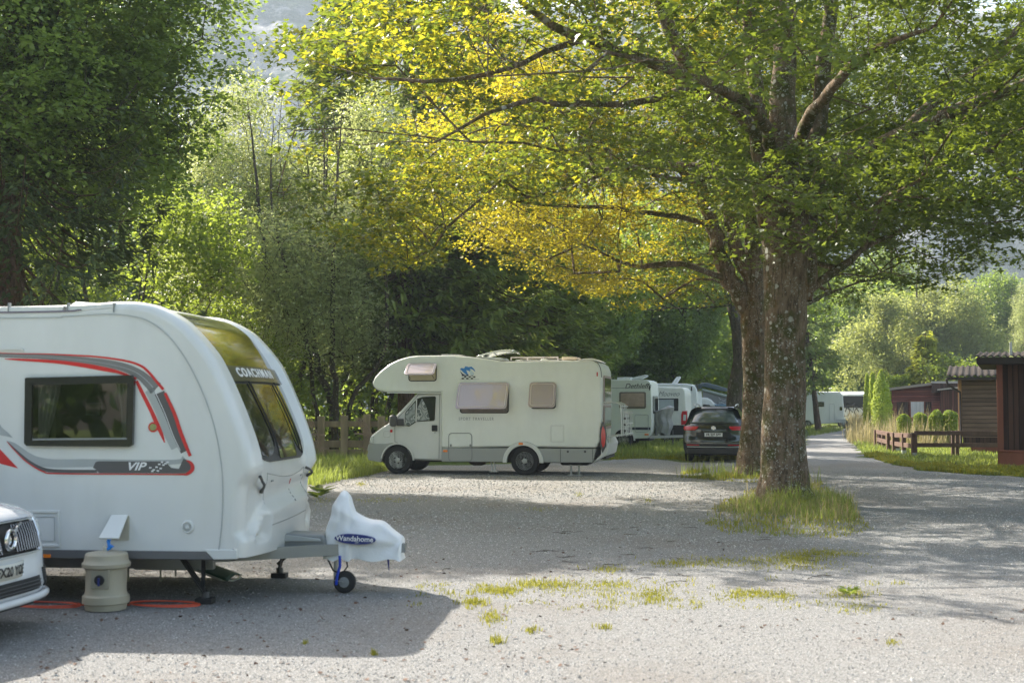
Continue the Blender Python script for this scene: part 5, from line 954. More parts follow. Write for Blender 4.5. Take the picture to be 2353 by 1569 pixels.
# ------------------------------------------------------------------ row of parked vehicles behind it
def z5(x, y): return (1380+x/4.523, 820+y/4.523)
def box_body(root, pl, prof, wd, mat, bev=.05, nm='body', y0=0): return MB().prism([pl(*p) for p in prof], y0, wd).build(nm, mat, root, smooth=40, bevel=bev, seg=3)
PGREEN = pmat('pale_green_white', (.72,.75,.69), .4, var=.03, dirt=.15)
def caravan_beige():
    b = G(1432, 1029); pl = Plane((b.x, b.y, 0), R(-14)); root = empty('touring_caravan', pl.o, pl.yaw, 'pale caravan with beige window behind the motorhome, grey-covered bicycles on its drawbar', 'caravan')
    q = lambda x, y, d=0: pl(*z5(x, y), d)
    prof = [z5(*p) for p in [(-620,240),(-40,232),(200,236),(470,238),(505,250),(522,290),(528,480),(530,700),(520,800),(480,845),(345,848)]]; P = [pl(*p) for p in prof]; zb = P[-1][1]; c = q(238,865)
    P = P + [(x, max(z, zb)) for x, z in arc(c[0], .33, .43, 10, 170, 12)] + [(q(-620,0)[0], zb)]
    MB().prism(P, 0, 2.2).build('body', PGREEN, root, smooth=40, bevel=.05, seg=3)
    ring = arc(c[0], .33, .47, 185, -5, 16) + arc(c[0], .33, .41, -5, 185, 16); MB().prism(ring, -.03, .02).build('wheel_arch', WHITE2, root)
    MB().box(P[-1][0]+.1, P[8][0]-.1, .3, 1.9, .28, zb+.02).build('chassis', BLACK, root); MB().box(c[0]-.4, c[0]+.4, .26, 1.94, .3, .78).build('wheel_housing', BLACK, root)
    for s, y in ((-1,.15),(1,2.05)): wheel(root, c[0], y, .33, .33, .2, ALLOY, 'alloy', s)
    x0, z0 = q(195,535); x1, z1 = q(472,362); w = MB().prism(rrect(x0, x1, z0, z1, .07), -.03, .01).build('window', pmat('window_rim_brown', (.16,.13,.11), .5), root, bevel=.01); MB().prism(rrect(x0+.07, x1-.06, z0+.07, z1-.06, .05), -.045, -.03).build('pane', pmat('beige_pleated_blind', (.36,.26,.21), .35, var=.2, scale=7, coat=.6), w, bevel=.005)
    a = q(386,304); text('Dethleffs', .27, DKDEC, 'lettering', root, facing(a[0], -.004, a[1]), .001, .3, 1.05, .004)
    MB().box(q(-600,0)[0], q(515,0)[0], -.006, 0, q(0,326)[1], q(0,321)[1]).build('seam_line', GREY, root); mb = MB()
    MB().box(q(222,0)[0], q(515,0)[0], -.008, -.002, q(0,755)[1], q(0,728)[1]).build('stripe', pmat('navy_stripe', (.02,.03,.05), .4), root)
    outline_tube(rrect(q(355,0)[0], q(493,0)[0], q(0,776)[1], q(0,598)[1], .06), -.010, .012).build('hatch_seam', LGREY, root); a = q(478,805); MB().box(a[0]-.08, a[0]+.08, -.015, 0, a[1]-.03, a[1]+.03).build('reflector', ORANGE, root)
    a = q(510,325); MB().prism(rrect(a[0]-.02, a[0]+.02, a[1]-.08, a[1]+.08, .018), -.02, 0).build('marker_light', BLACK, root)
    MB().prism([q(*p) for p in [(290,232),(320,208),(440,182),(448,192),(420,210),(380,228)]], .6, 1.4).build('roof_hatch', pmat('grey_hatch', (.50,.54,.52), .3), root, bevel=.01); MB().prism([q(*p) for p in [(160,238),(160,210),(300,208),(300,238)]], .3, 1.9).build('roof_box', WHITE2, root, bevel=.012)
    ax = P[8][0]; MB().prismx(rrect(.4, 1.8, 1.35, 2.05, .1), P[6][0]+.0, P[6][0]+.03).build('front_window', DARKGLASS, root)
    mb = MB(); mb.beam((ax-.2,.5,.42),(ax+1.25,1.1,.45),.06,.1); mb.beam((ax-.2,1.7,.42),(ax+1.25,1.1,.45),.06,.1); mb.build('drawbar', STEEL, root); mb = MB(); mb.tube([(ax+.75,1.0,.05),(ax+.75,1.0,.7)], .03, 8); mb.lathe([(.09,-.03),(.09,.03)], (ax+.75,1.0,.09), 'y', 16); mb.build('jockey_wheel', DGREY, root)
    # bicycles under a grey cover, resting on the drawbar
    cv = MB(); o2 = pl.o + pl.d*(ax+.36) + pl.n*1.1
    def f(u, v):
        t = 2*math.pi*u; z = .50 + 1.08*v; w = (.30 + .10*v)*(1+.07*math.sin(5*t+v*3)); d = .34*(1+.12*math.sin(7*t)); zz = z + .10*math.sin(3*t)*(1-v) + (.10*math.cos(t) if v > .9 else 0)
        k = 1 if v < .97 else .55; return (math.cos(t)*w*k + .04*math.sin(z*9), math.sin(t)*d*k, zz)
    cv.grid(f, 48, 16); cv.f.append(tuple(i*17+16 for i in range(48)))
    o = cv.build('bicycle_cover', pmat('grey_tarpaulin', (.27,.275,.27), .6, var=.25, scale=4, bmp=.02, bscale=5), None, smooth=40); o.location = o2; o.rotation_euler = (0,0,pl.yaw); tag(o, 'crumpled grey tarpaulin over bicycles between the pale caravan and the black car', 'tarpaulin')
caravan_beige()
def second_row():
    b = G(1560, 1022); pl = Plane((b.x, b.y, 0), R(-14)); root = empty('motorhome', pl.o, pl.yaw, 'low white motorhome with black rear side window and red tail light, behind the grey tarpaulin', 'motorhome'); q = lambda x, y, d=0: pl(*z5(x, y), d)
    box_body(root, pl, [z5(*p) for p in [(0,300),(500,300),(720,312),(850,316),(878,345),(886,420),(896,700),(880,820),(0,830)]], 2.15, pmat('cream_white_panel', (.76,.77,.72), .35, dirt=.1))
    w = MB().prism([q(*p) for p in [(560,432),(806,430),(810,440),(808,560),(560,560)]], -.02, .0).build('window', BLACK, root, bevel=.008); MB().prism([q(*p) for p in [(565,445),(760,442),(765,550),(565,550)]], -.035, -.02).build('pane', pmat('pale_reflecting_pane', (.40,.45,.47), .1, coat=1), w, bevel=.006)
    a = q(705,385); text('Mooveo', .30, GREY, 'lettering', root, facing(a[0], -.004, a[1]), .001, .5, .9)
    tl = MB().prism([q(*p) for p in [(850,562),(900,560),(902,700),(838,704),(838,600)]], -.03, .2).build('tail_light', REDL, root, bevel=.01); MB().prism([q(*p) for p in [(862,600),(890,600),(888,660),(858,660)]], -.036, -.03).build('tail_light_glass', CLEARL, tl)
    MB().box(q(620,0)[0], q(860,0)[0], -.02, 2.1, .28, q(0,705)[1]).build('rear_skirt', BLACK, root); xx = q(700,0)[0]
    for y, s in ((.15,-1),(2.0,1)): wheel(root, xx, y, .33, .33, .2, ALLOY, 'steel', s); wheel(root, xx-3.4, y, .33, .33, .2, ALLOY, 'steel', s)
    # taller motorhome behind
    b = G(1590, 1012); p2 = Plane((b.x, b.y, 0), R(-14)); root = empty('motorhome', p2.o, p2.yaw, 'taller white motorhome with tilted roof hatch, between the low motorhome and the pop-top van', 'motorhome'); q = lambda x, y, d=0: p2(*z5(x, y), d)
    box_body(root, p2, [z5(*p) for p in [(300,272),(880,276),(950,285),(985,310),(1000,345),(1005,400),(1012,700),(1000,770),(300,790)]], 2.2, pmat('clean_white_panel', (.72,.74,.73), .35, dirt=.06))
    MB().prism([q(*p) for p in [(718,276),(770,205),(800,200),(803,212),(765,272)]], .7, 1.3).build('roof_hatch', WHITE2, root, bevel=.01); outline_tube(rrect(q(880,0)[0], q(950,0)[0], q(0,700)[1], q(0,525)[1], .06), -.01, .012).build('hatch_seam', LGREY, root)
    a = q(945,330); MB().prism(rrect(a[0]-.03, a[0]+.03, a[1]-.1, a[1]+.1, .02), -.02, 0).build('marker_light', BLACK, root); ar = q(1012,500)[0]; MB().prismx([(.2,2.35),(1.9,2.35),(1.9,2.72),(.2,2.72)], ar-.14, ar+.01).build('rear_window', DARKGLASS, root)
    for xx in (q(900,0)[0]-.6,): 
        for y, s in ((.15,-1),(2.0,1)): wheel(root, xx, y, .33, .33, .2, ALLOY, 'steel', s)
    MB().box(q(350,0)[0], ar-.2, .2, 2.0, .25, .6).build('underbody', BLACK, root)
    # pop-top camper van
    b = G(1630, 1008); p3 = Plane((b.x, b.y, 0), R(-14)); root = empty('camper_van', p3.o, p3.yaw, 'white camper van with raised pop-top roof and blue-grey roof box, behind the black car', 'camper van'); q = lambda x, y, d=0: p3(*z5(x, y), d)
    box_body(root, p3, [z5(*p) for p in [(960,470),(1000,430),(1060,420),(1110,424),(1150,445),(1190,490),(1420,500),(1500,640),(1500,800),(960,800)]], 1.9, WHITE2, .08)
    MB().prism([q(*p) for p in [(1065,492),(1130,494),(1150,520),(1065,520)]], -.02, .0).build('window', DARKGLASS, root, smooth=False)
    MB().prism([q(*p) for p in [(1058,345),(1358,428),(1362,492),(1200,490),(1170,470),(1110,424),(1060,418)]], .12, 1.75).build('pop_top_canvas', pmat('grey_canvas', (.20,.205,.205), .8, var=.1), root, smooth=False)
    rp = MB().prism([q(*p) for p in [(1050,325),(1075,335),(1355,408),(1362,425),(1340,428),(1055,350)]], .05, 1.85).build('raised_roof', pmat('roof_grey_green', (.24,.29,.27), .3, coat=.5), root, bevel=.02)
    MB().prism([q(*p) for p in [(1022,282),(1045,266),(1110,268),(1290,320),(1318,335),(1318,352),(1290,360),(1060,310),(1025,296)]], .35, 1.1).build('roof_box', pmat('blue_grey_roof_box', (.055,.085,.115), .25, coat=.6), root, bevel=.04, seg=3)
    mb = MB()
    for l in ([(1225,418),(1245,440),(1225,465),(1300,490)], [(1300,445),(1228,480)], [(1228,430),(1310,470),(1235,485)]): mb.tube([(q(*p)[0], .10, q(*p)[1]) for p in l], .012, 5)
    mb.build('scissor_hinge', LGREY, root); MB().prism([q(*p) for p in [(1185,492),(1365,488),(1368,515),(1205,520)]], -.25, -.1).build('folded_awning', pmat('blue_awning', (.16,.26,.38), .5), root, bevel=.01); xx = q(1100,0)[0]
    for y, s in ((.15,-1),(1.75,1)): wheel(root, xx, y, .33, .33, .2, ALLOY, 'steel', s); wheel(root, xx+3, y, .33, .33, .2, ALLOY, 'steel', s)
second_row()

# ------------------------------------------------------------------ black car seen from behind
def black_car():
    b = G(1640, 1062); root = empty('parked_car', (b.x, b.y, 0), R(-13), 'black car seen from behind with red tail lights, left of the forked maple trunk', 'car')
    bp = pmat('black_car_paint', (.010,.014,.016), .12, coat=1, var=0)
    zz = [.24,.40,.60,.80,.98,1.08,1.16,1.30,1.45,1.54,1.60,1.635]; ww = [.86,.905,.92,.92,.915,.895,.84,.79,.735,.69,.60,.40]; yy = [.06,-.01,-.02,.02,.03,.06,.12,.24,.38,.47,.56,.75]
    def REAR(x, z, off=0):
        w = np.interp(z, zz, ww); y = np.interp(z, zz, yy); return (x, y + .16*(abs(x)/w)**4 + .05*(x/w)**2 - off, z)
    mb = MB(); nx = 24
    mb.grid(lambda u, v: REAR((2*v-1)*np.interp(u*11, range(12), ww), np.interp(u*11, range(12), zz)), 33, nx)
    st = [(0,1,1),(1.2,1.02,1),(2.2,1.0,1),(2.75,.80,1),(3.25,.22,1),(4.0,.05,.97),(4.40,-.25,.80)]
    for s in (-1, 1):
        def side(u, v):
            z = np.interp(v*11, range(12), zz); w = np.interp(v*11, range(12), ww); t = u*(len(st)-1); y, hs, ws = [np.interp(t, range(len(st)), [q[i] for q in st]) for i in range(3)]
            y0 = REAR(w, z)[1]; zz2 = z if z < .98 else .98 + (z-.98)*max(hs, 0) ; 
            if hs < 0: zz2 = min(zz2, .98+hs*(z-.24)/.74) if z > .6 else zz2
            return (s*w*(1 if u == 0 else ws), y0 + (y-y0)*min(1, 1)*(1 if u > 0 else 0), zz2)
        mb.grid(side, 18, 22)
    def top(u, v):
        t = u*(len(st)-1); y, hs, ws = [np.interp(t, range(len(st)), [q[i] for q in st]) for i in range(3)]; x = (2*v-1)*.40*ws; z = .98+.655*max(hs, 0)+.02*(1-(2*v-1)**2); y0 = REAR(.4, 1.635)[1]
        return (x, y0 if u == 0 else max(y, y0), z)
    mb.grid(top, 18, 6); mb.build('body', bp, root, smooth=45)
    def pan(nm, pts, off, mat, par=root, th=.015):          # pts: list of rows (z, x0, x1)
        m = MB(); m.grid(lambda u, v: (lambda z, a, c: REAR(a+(c-a)*v, z, off))(*[np.interp(u*(len(pts)-1), range(len(pts)), [p[i] for p in pts]) for i in range(3)]), 10, 18); return m.build(nm, mat, par, smooth=45, solid=-th)
    gl = pmat('rear_glass', (.05,.07,.075), .02, spec=1, coat=1, var=0); pan('rear_window', [(1.155,-.72,.72),(1.35,-.66,.66),(1.53,-.58,.58)], .012, gl)
    pan('rear_spoiler', [(1.545,-.60,.60),(1.60,-.56,.56)], .05, bp, th=.05)
    for s in (-1, 1):
        t = pan('tail_light', [(.945,s*.55,s*.87),(1.0,s*.47,s*.90),(1.06,s*.45,s*.88)], .016, REDL); pan('bumper_reflector', [(.50,s*.42,s*.80),(.525,s*.42,s*.80)], .022, REDL)
        MB().tube([(s*.60,.7,1.655),(s*.62,.85,1.70),(s*.63,1.6,1.72),(s*.61,2.3,1.70),(s*.60,2.45,1.66)], .018, 8).build('roof_rail', ALLOY, root)
        wd = MB(); wd.grid(lambda u, v: (s*(np.interp(1.10+.38*v, zz, ww)+.006), .55+.25*v+1.9*u-.35*u*v*(.5), 1.10+.38*v), 6, 5); wd.build('side_window', gl, root, smooth=True)
        wheel(root, s*.79, .78, .34, .34, .235, ALLOY, 'alloy', s).rotation_euler = (0,0,0)
    for c in root.children:
        if c.name.startswith('wheel'):                       # turned so that the axle lies across the car
            for o in [c]+list(c.children): o.data.transform(Matrix.Translation((0,0,0)))
    pan('bumper_trim', [(.44,-.78,.78),(.47,-.78,.78)], .03, STEEL); pan('lower_bumper', [(.26,-.80,.80),(.40,-.84,.84)], .02, DGREY); pan('bumper_line', [(.555,-.80,.80),(.565,-.80,.80)], .02, STEEL)
    x, y, z = REAR(0, .815); pl = MB().box(-.265, .265, y-.03, y-.018, .76, .87).build('number_plate', WPAINT, root, bevel=.004); text('FR 228 588', .105, BLKP, 'plate_text', pl, facing(0, y-.032, .815), .001, 0, .88, .003)
    pan('plate_recess', [(.70,-.45,.45),(.76,-.55,.55),(.89,-.50,.50)], .006, pmat('recess_black', (.006,.008,.009), .4), th=.006)
    x, y, z = REAR(0, 1.015); em = MB().tube([(.058*math.cos(t), y-.03, z+.058*math.sin(t)) for t in [2*math.pi*k/24 for k in range(24)]], .008, 6, True); em.lathe([(.052,-.006),(.052,.01)], (0,y-.018,z), 'y', 20)
    e = em.build('emblem', CHROME, root); m = MB()
    for l in ([(-.028,.042),(0,-.002),(.028,.042)], [(-.045,.018),(-.022,-.044),(0,.0),(.022,-.044),(.045,.018)]): m.tube([(a, y-.032, z+c) for a, c in l], .006, 5)
    m.build('emblem_letters', BLKP, e); x, y, z = REAR(0, 1.17); MB().box(-.02, .30, y-.05, y-.03, 1.175, 1.20).build('rear_wiper', BLACK, root); MB().tube([(.06,.95,1.66),(.06,1.05,1.78)], .006, 6).build('aerial', BLACK, root)
    MB().box(-.8, .8, .3, 4.1, .2, .3).build('underbody', BLACK, root)
    # wheels: built across the car
    for c in [c for c in root.children if c.name.startswith('wheel')]: 
        for ch in list(c.children): bpy.data.objects.remove(ch)
        bpy.data.objects.remove(c)
    for s in (-1, 1):
        for yy_ in (.80, 3.45):
            t = MB().lathe([(.21,-.115),(.28,-.115),(.33,-.10),(.345,-.07),(.345,.07),(.33,.10),(.28,.115),(.21,.115)], (s*.79,yy_,.345), 'x', 30).build('wheel', TYRE, root); MB().lathe([(.215,-.1),(.19,-.06),(.05,-.03),(.05,.03),(.19,.06),(.215,.1)], (s*.79,yy_,.345), 'x', 24).build('rim', ALLOY, t)
black_car()
# ------------------------------------------------------------------ far motorhomes on the right
def far_right():
    def z6(x, y): return (1830+x/3.136, 620+y/3.136)
    b = G(1880, 984); pl = Plane((b.x, b.y, 0), R(-12)); root = empty('motorhome', pl.o, pl.yaw, 'distant white motorhome by the far bend, behind the leaning spruce trunk', 'motorhome'); q = lambda x, y, d=0: pl(*z6(x, y), d)
    box_body(root, pl, [z6(*p) for p in [(-20,960),(40,900),(60,880),(315,880),(335,905),(342,1000),(346,1095),(200,1110),(110,1110),(95,1085),(60,1085),(20,1110),(-60,1110),(-60,1030)]], 2.2, WHITE)
    for x0, x1, y0, y1 in ((300,318,985,1012),(130,190,950,985)): w = MB().prism(rrect(q(x0,0)[0], q(x1,0)[0], q(0,y1)[1], q(0,y0)[1], .05), -.03, 0).build('window', DARKGLASS, root)
    for x in (78, 325):
        for y, s in ((.15,-1),(2.0,1)): wheel(root, q(x,0)[0], y, .34, .34, .2, ALLOY, 'steel', s)
    outline_tube(rrect(q(225,0)[0], q(262,0)[0], q(0,1090)[1], q(0,965)[1], .05), -.01, .015).build('door_seam', LGREY, root); MB().box(q(270,0)[0], q(346,0)[0], -.03, 2.2, q(0,1100)[1], q(0,1075)[1]).build('rear_bumper', LGREY, root)
    b = G(1992, 980); p2 = Plane((b.x, b.y, 0), R(66)); root = empty('camper_van', p2.o, p2.yaw, 'distant white camper van with dark bicycles on its rear, right of the far white motorhome', 'camper van')
    MB().prism([(-.2,.5),(-.2,2.5),(.1,2.75),(3.4,2.75),(4.0,2.5),(4.7,1.6),(5.4,1.25),(5.6,.5)], 0, 2).build('body', WHITE, root, bevel=.08, seg=3); MB().prism([(3.3,1.7),(3.3,2.3),(4.0,2.3),(4.4,1.7)], -.02, 0).build('window', DARKGLASS, root)
    MB().prismx(rrect(.2, 1.8, 1.5, 2.4, .1), -.26, -.19).build('rear_window', BLACK, root, smooth=False); MB().prismx(rrect(.02, .22, .9, 1.6, .05), -.24, -.2).build('tail_light', REDL, root)
    MB().prismx(rrect(1.78, 1.98, .9, 1.6, .05), -.24, -.2).build('tail_light', REDL, root)
    for x in (.9, 4.4):
        for y, s in ((.15,-1),(1.85,1)): wheel(root, x, y, .34, .34, .2, ALLOY, 'steel', s)
    for k in range(2):
        m = MB(); x = -.45-.22*k; 
        for y in (.5, 1.55): m.tube([(x, y+.33*math.cos(t), 1.15+.33*math.sin(t)) for t in [2*math.pi*i/20 for i in range(20)]], .022, 5, True)
        m.tube([(x,.5,1.15),(x,.85,1.65),(x,1.4,1.6),(x,1.55,1.15)], .025, 5); m.tube([(x,.85,1.65),(x,1.0,1.1),(x,1.4,1.6)], .022, 5); m.tube([(x-.2,1.45,1.8),(x+.2,1.45,1.8)], .02, 5); m.tube([(x,.82,1.65),(x,.8,1.85)], .02, 5)
        o = m.build('bicycle', BLACK, None); o.location = p2.o; o.rotation_euler = (0,0,p2.yaw); tag(o, ['dark bicycle strapped closest to the rear of the distant camper van', 'outer dark bicycle on the rack of the distant camper van'][k], 'bicycle')
    b = G(1985, 982); root = empty('awning_caravan', (b.x+1, b.y+9, 0), R(-20), 'far grey-roofed caravan with awning behind the thuja columns', 'caravan'); MB().prism([(-4,.5),(-4,2.5),(-3.6,2.8),(2,2.8),(2.4,2.4),(2.5,.5)], 0, 2.2).build('body', pmat('far_caravan_grey', (.5,.52,.52), .5), root, bevel=.08); MB().prism([(-4.4,2.5),(-1.0,2.75),(-1,2.7),(-4.4,2.42)], -2.2, 0).build('awning', pmat('awning_grey', (.5,.5,.49), .8), root)
    MB().prism(rrect(-2.6, -1.4, 1.4, 2.1, .1), -.02, 0).build('window', DARKGLASS, root)
far_right()
# ------------------------------------------------------------------ cabins
def boards(name, c, vert=True, w=.12, var=.35, axis=None):
    m, nt, out = newmat(name); p = N(nt, 'BsdfPrincipled'); nt.links.new(p.outputs[0], out.inputs[0]); p.inputs['Roughness'].default_value = .75; p.inputs['Specular IOR Level'].default_value = .25
    tc = N(nt, 'TexCoord'); sp = N(nt, 'SeparateXYZ'); nt.links.new(tc.outputs['Object'], sp.inputs[0]); src = sp.outputs[2]
    if vert: ad = N(nt, 'Math'); ad.operation = 'ADD'; nt.links.new(sp.outputs[0], ad.inputs[0]); nt.links.new(sp.outputs[1], ad.inputs[1]); src = ad.outputs[0]
    d = N(nt, 'Math'); d.operation = 'DIVIDE'; nt.links.new(src, d.inputs[0]); d.inputs[1].default_value = w
    f = N(nt, 'Math'); f.operation = 'FRACT'; nt.links.new(d.outputs[0], f.inputs[0]); g = N(nt, 'Math'); g.operation = 'PINGPONG'; nt.links.new(f.outputs[0], g.inputs[0]); g.inputs[1].default_value = .5
    fl = N(nt, 'Math'); fl.operation = 'FLOOR'; nt.links.new(d.outputs[0], fl.inputs[0]); wn_ = N(nt, 'TexWhiteNoise'); wn_.noise_dimensions = '1D'; nt.links.new(fl.outputs[0], wn_.inputs['W'])
    col = ramp(nt, wn_.outputs['Value'], [(0, tuple(x*(1-var) for x in c)), (1, tuple(x*(1+var*.6) for x in c))]); gr = ramp(nt, noise(nt, 7, 6, .7, stretch=(1,1,.08) if vert else (.08,.08,1)), [(.35,.55),(.7,1)]); col = mix(nt, 1.0, col, gr, 'MULTIPLY')
    gap = ramp(nt, g.outputs[0], [(.03,.15),(.09,1)]); col = mix(nt, 1.0, col, gap, 'MULTIPLY'); nt.links.new(col, p.inputs['Base Color']); nt.links.new(bump(nt, gap, .8, .02), p.inputs['Normal']); return m
def corrugated(mb, x0, x1, y0, y1, z0, z1, pitch=.18, amp=.025, over=0):     # ridges run front to back (z0 at y0, z1 at y1)
    n = int((x1-x0)/pitch*6); mb.grid(lambda u, v: (x0+(x1-x0)*u, y0+(y1-y0)*v, z0+(z1-z0)*v+amp*math.cos(2*math.pi*(x0+(x1-x0)*u)/pitch)), n, 4)
RB, DB, MBR = boards('red_brown_boards', (.15,.055,.038)), boards('dark_brown_boards', (.10,.055,.042)), boards('brown_wall_boards', (.26,.17,.13), False, .15, .3)
REDW = boards('reddish_wall_boards', (.27,.08,.06), False, .14, .3); FASC = pmat('dark_fascia', (.035,.022,.018), .6); ROOFM = pmat('fibre_cement_roof', (.05,.044,.04), 1.0, var=.3, scale=2, bmp=.01, spec=.05); REDTRIM = pmat('red_brown_trim', (.24,.075,.045), .55, stretch=(1,1,.2), var=.3)
def cabins():
    b = G(2296, 1074); root = empty('cabin', (b.x, b.y, 0), R(-21), 'nearest dark red-brown timber cabin with corrugated roof, cut by the right picture edge', 'cabin'); zt = at(2296, 838, b.y).z
    MB().box(.03, 6, .03, 5, .1, zt).build('wall', boards('near_cabin_boards', (.11,.055,.042), True, .14), root, smooth=False); MB().box(-.03, .13, -.03, .10, 0, zt).build('corner_post', REDTRIM, root, bevel=.008); MB().box(0, 6, -.06, .03, .06, .45).build('plinth', REDTRIM, root, bevel=.008)
    MB().box(0, 6, -.09, -.055, .42, .48).build('base_rail', REDTRIM, root, bevel=.006); MB().box(0, 6, -.09, -.055, .0, .08).build('base_rail', REDTRIM, root, bevel=.006)
    rf = MB(); corrugated(rf, -.55, 6.2, -.45, 5.4, zt+.22, zt+.55); rf = rf.build('roof', ROOFM, root, smooth=60, solid=.012); MB().box(-.52, 6.2, -.42, -.38, zt+.02, zt+.19).build('fascia', FASC, rf); MB().box(-.52, -.48, -.38, 5.3, zt+.02, zt+.18).build('fascia', FASC, rf); MB().box(-.5, 6.1, -.38, 5.2, zt, zt+.03).build('soffit', FASC, rf)
    MB().tube([(.35,.1,zt+.25),(.35,.1,zt+.62)], .03, 8).build('vent_pipe', LGREY, rf)
    b = G(2212, 1040); root = empty('cabin', (b.x, b.y, 0), R(-19.5), 'middle brown cabin with horizontal boards and drainpipe, between the nearest cabin and the fence corner', 'cabin'); zt = at(2212, 872, b.y).z
    MB().box(0, 5, 0, 4.5, .55, zt).build('wall', MBR, root, smooth=False); MB().box(.02, 5, .02, 4.5, .30, .56).build('base_boards', DB, root, smooth=False); MB().box(.3, 5, .06, 4.4, 0, .31).build('plinth', REDTRIM, root)
    MB().box(-.12, .0, .0, .12, .3, zt).build('corner_post', pmat('post_painted_sunlight', (.42,.22,.10), .6), root, bevel=.008)  # orange sunlight on this post is put into its base colour
    rf = MB(); corrugated(rf, -.50, 5.4, -.5, 4.9, zt+.12, zt+.62, .22, .03); rf = rf.build('roof', ROOFM, root, smooth=60, solid=.012); MB().box(-.48, 5.4, -.46, -.42, zt-.02, zt+.08).build('fascia', FASC, rf); MB().tube([(-.5,-.45,zt+.02),(-.46,-.4,zt-.18),(-.06,-.08,zt-.45),(-.05,-.06,zt-.7),(-.05,-.06,.35),(-.16,-.12,.12)], .04, 8).build('drainpipe', FASC, root)
    b = G(2050, 1000); root = empty('cabin', (b.x, b.y, 0), R(-17), 'farthest reddish cabin with pale curtained window behind the round shrubs', 'cabin'); s = FPX/b.y; h = Plane((b.x, b.y, 0), R(-17))
    x1, zr = h(2166, 884); _, zl = h(2050, 897); MB().prism([(0,0),(0,zl),(x1,zr+.05),(x1,0)], 0, 4).build('wall', REDW, root, smooth=False)
    MB().prism([(-.25,zl-.01),(-.25,zl+.12),(x1,zr+.20),(x1,zr+.06)], -.35, 4.3).build('roof', pmat('pale_roof_edge', (.30,.24,.20), .7), root); a, zt2 = h(2145, 881); c, _ = h(2206, 0); MB().box(a-.1, c, -.5, 3.5, zt2, zt2+.12).build('roof', pmat('flat_roof_grey', (.36,.33,.31), .7), root); MB().box(a-.1, c, -.45, 3.4, zt2-.5, zt2).build('upper_wall', DB, root, smooth=False)
    d, z2 = h(2160, 897); e, _ = h(2200, 0); MB().box(d, e, -.9, 3, 0, z2).build('porch_wall', RB, root, smooth=False); MB().prism([(d-.15,z2),(d-.15,z2+.06),(e,z2+.22),(e,z2+.14)], -1.2, -.4).build('porch_roof', pmat('pink_grey_roof', (.42,.36,.33), .6), root)
    x0, z1 = h(2093, 923); x2, z0 = h(2123, 958); w = MB().box(x0-.06, x2+.06, -.05, 0, z0-.06, z1+.06).build('window', REDTRIM, root); MB().box(x0, x2, -.065, -.05, z0, z1).build('curtain', pmat('white_net_curtain', (.62,.58,.58), .7, stretch=(14,1,.3), var=.3), w)
    for xx in (x0-.75, x2+.1): MB().box(xx, xx+.62, -.05, 0, z0, z1).build('shutter', DB, w, bevel=.01)
    f, z3 = h(2140, 924); g_, z4 = h(2161, 990); MB().box(f, g_, -.8, -.2, z4, z3).build('cupboard', REDW, root)
cabins()
# ------------------------------------------------------------------ fences
def fence_right():
    wd = pmat('fence_brown', (.13,.075,.055), .75, var=.3, scale=6, stretch=(1,1,.3)); root = empty('wooden_fence', G(2100, 1047), 0, 'low dark brown post and rail fence around the cabin lawn on the right', 'fence'); o = root.location
    P = [(2013,1025,987),(2022,1026,988),(2030,1029,991),(2042,1034,994),(2055,1037,994),(2062,1037,994),(2077,1042,996),(2101,1048,994)]; tops = []
    for i, (x, yb, yt) in enumerate(P):
        g = G(x, yb)-o; zt = at(x, yt, G(x, yb).y).z; w = .07 if i != 7 else .09
        MB().box(g.x-w, g.x+w, g.y-.05, g.y+.05, .0, zt).build('post', wd, root, bevel=.008); tops.append((g, zt))
    mb0, mb1 = MB(), MB()
    for lvl in (.88, .42):
        for i0, i1 in ((0,4),(4,7)): (a, za), (c, zc) = tops[i0], tops[i1]; MB().beam((a.x,a.y-.07,za*lvl), (c.x,c.y-.07,zc*lvl), .035, .16).build('rail', wd, root, bevel=.005)
    e = at(2296, 1000, G(2101,1048).y)-o
    for z in (.76, .36): MB().beam((.0,-.06,z), (e.x+.2,-.06,z), .04, .14).build('rail', wd, root, bevel=.005)
    for x in (2198, 2208): g = at(x, 1000, G(2101,1048).y)-o; MB().box(g.x-.05, g.x+.05, -.04, .06, 0, .84).build('post', wd, root, bevel=.008)
    for i in (5, 6, 7): g, zt = tops[i]; MB().box(g.x-.075, g.x+.075, g.y-.06, g.y+.06, 0, .12).build('post_foot', LGREY, root)
fence_right()
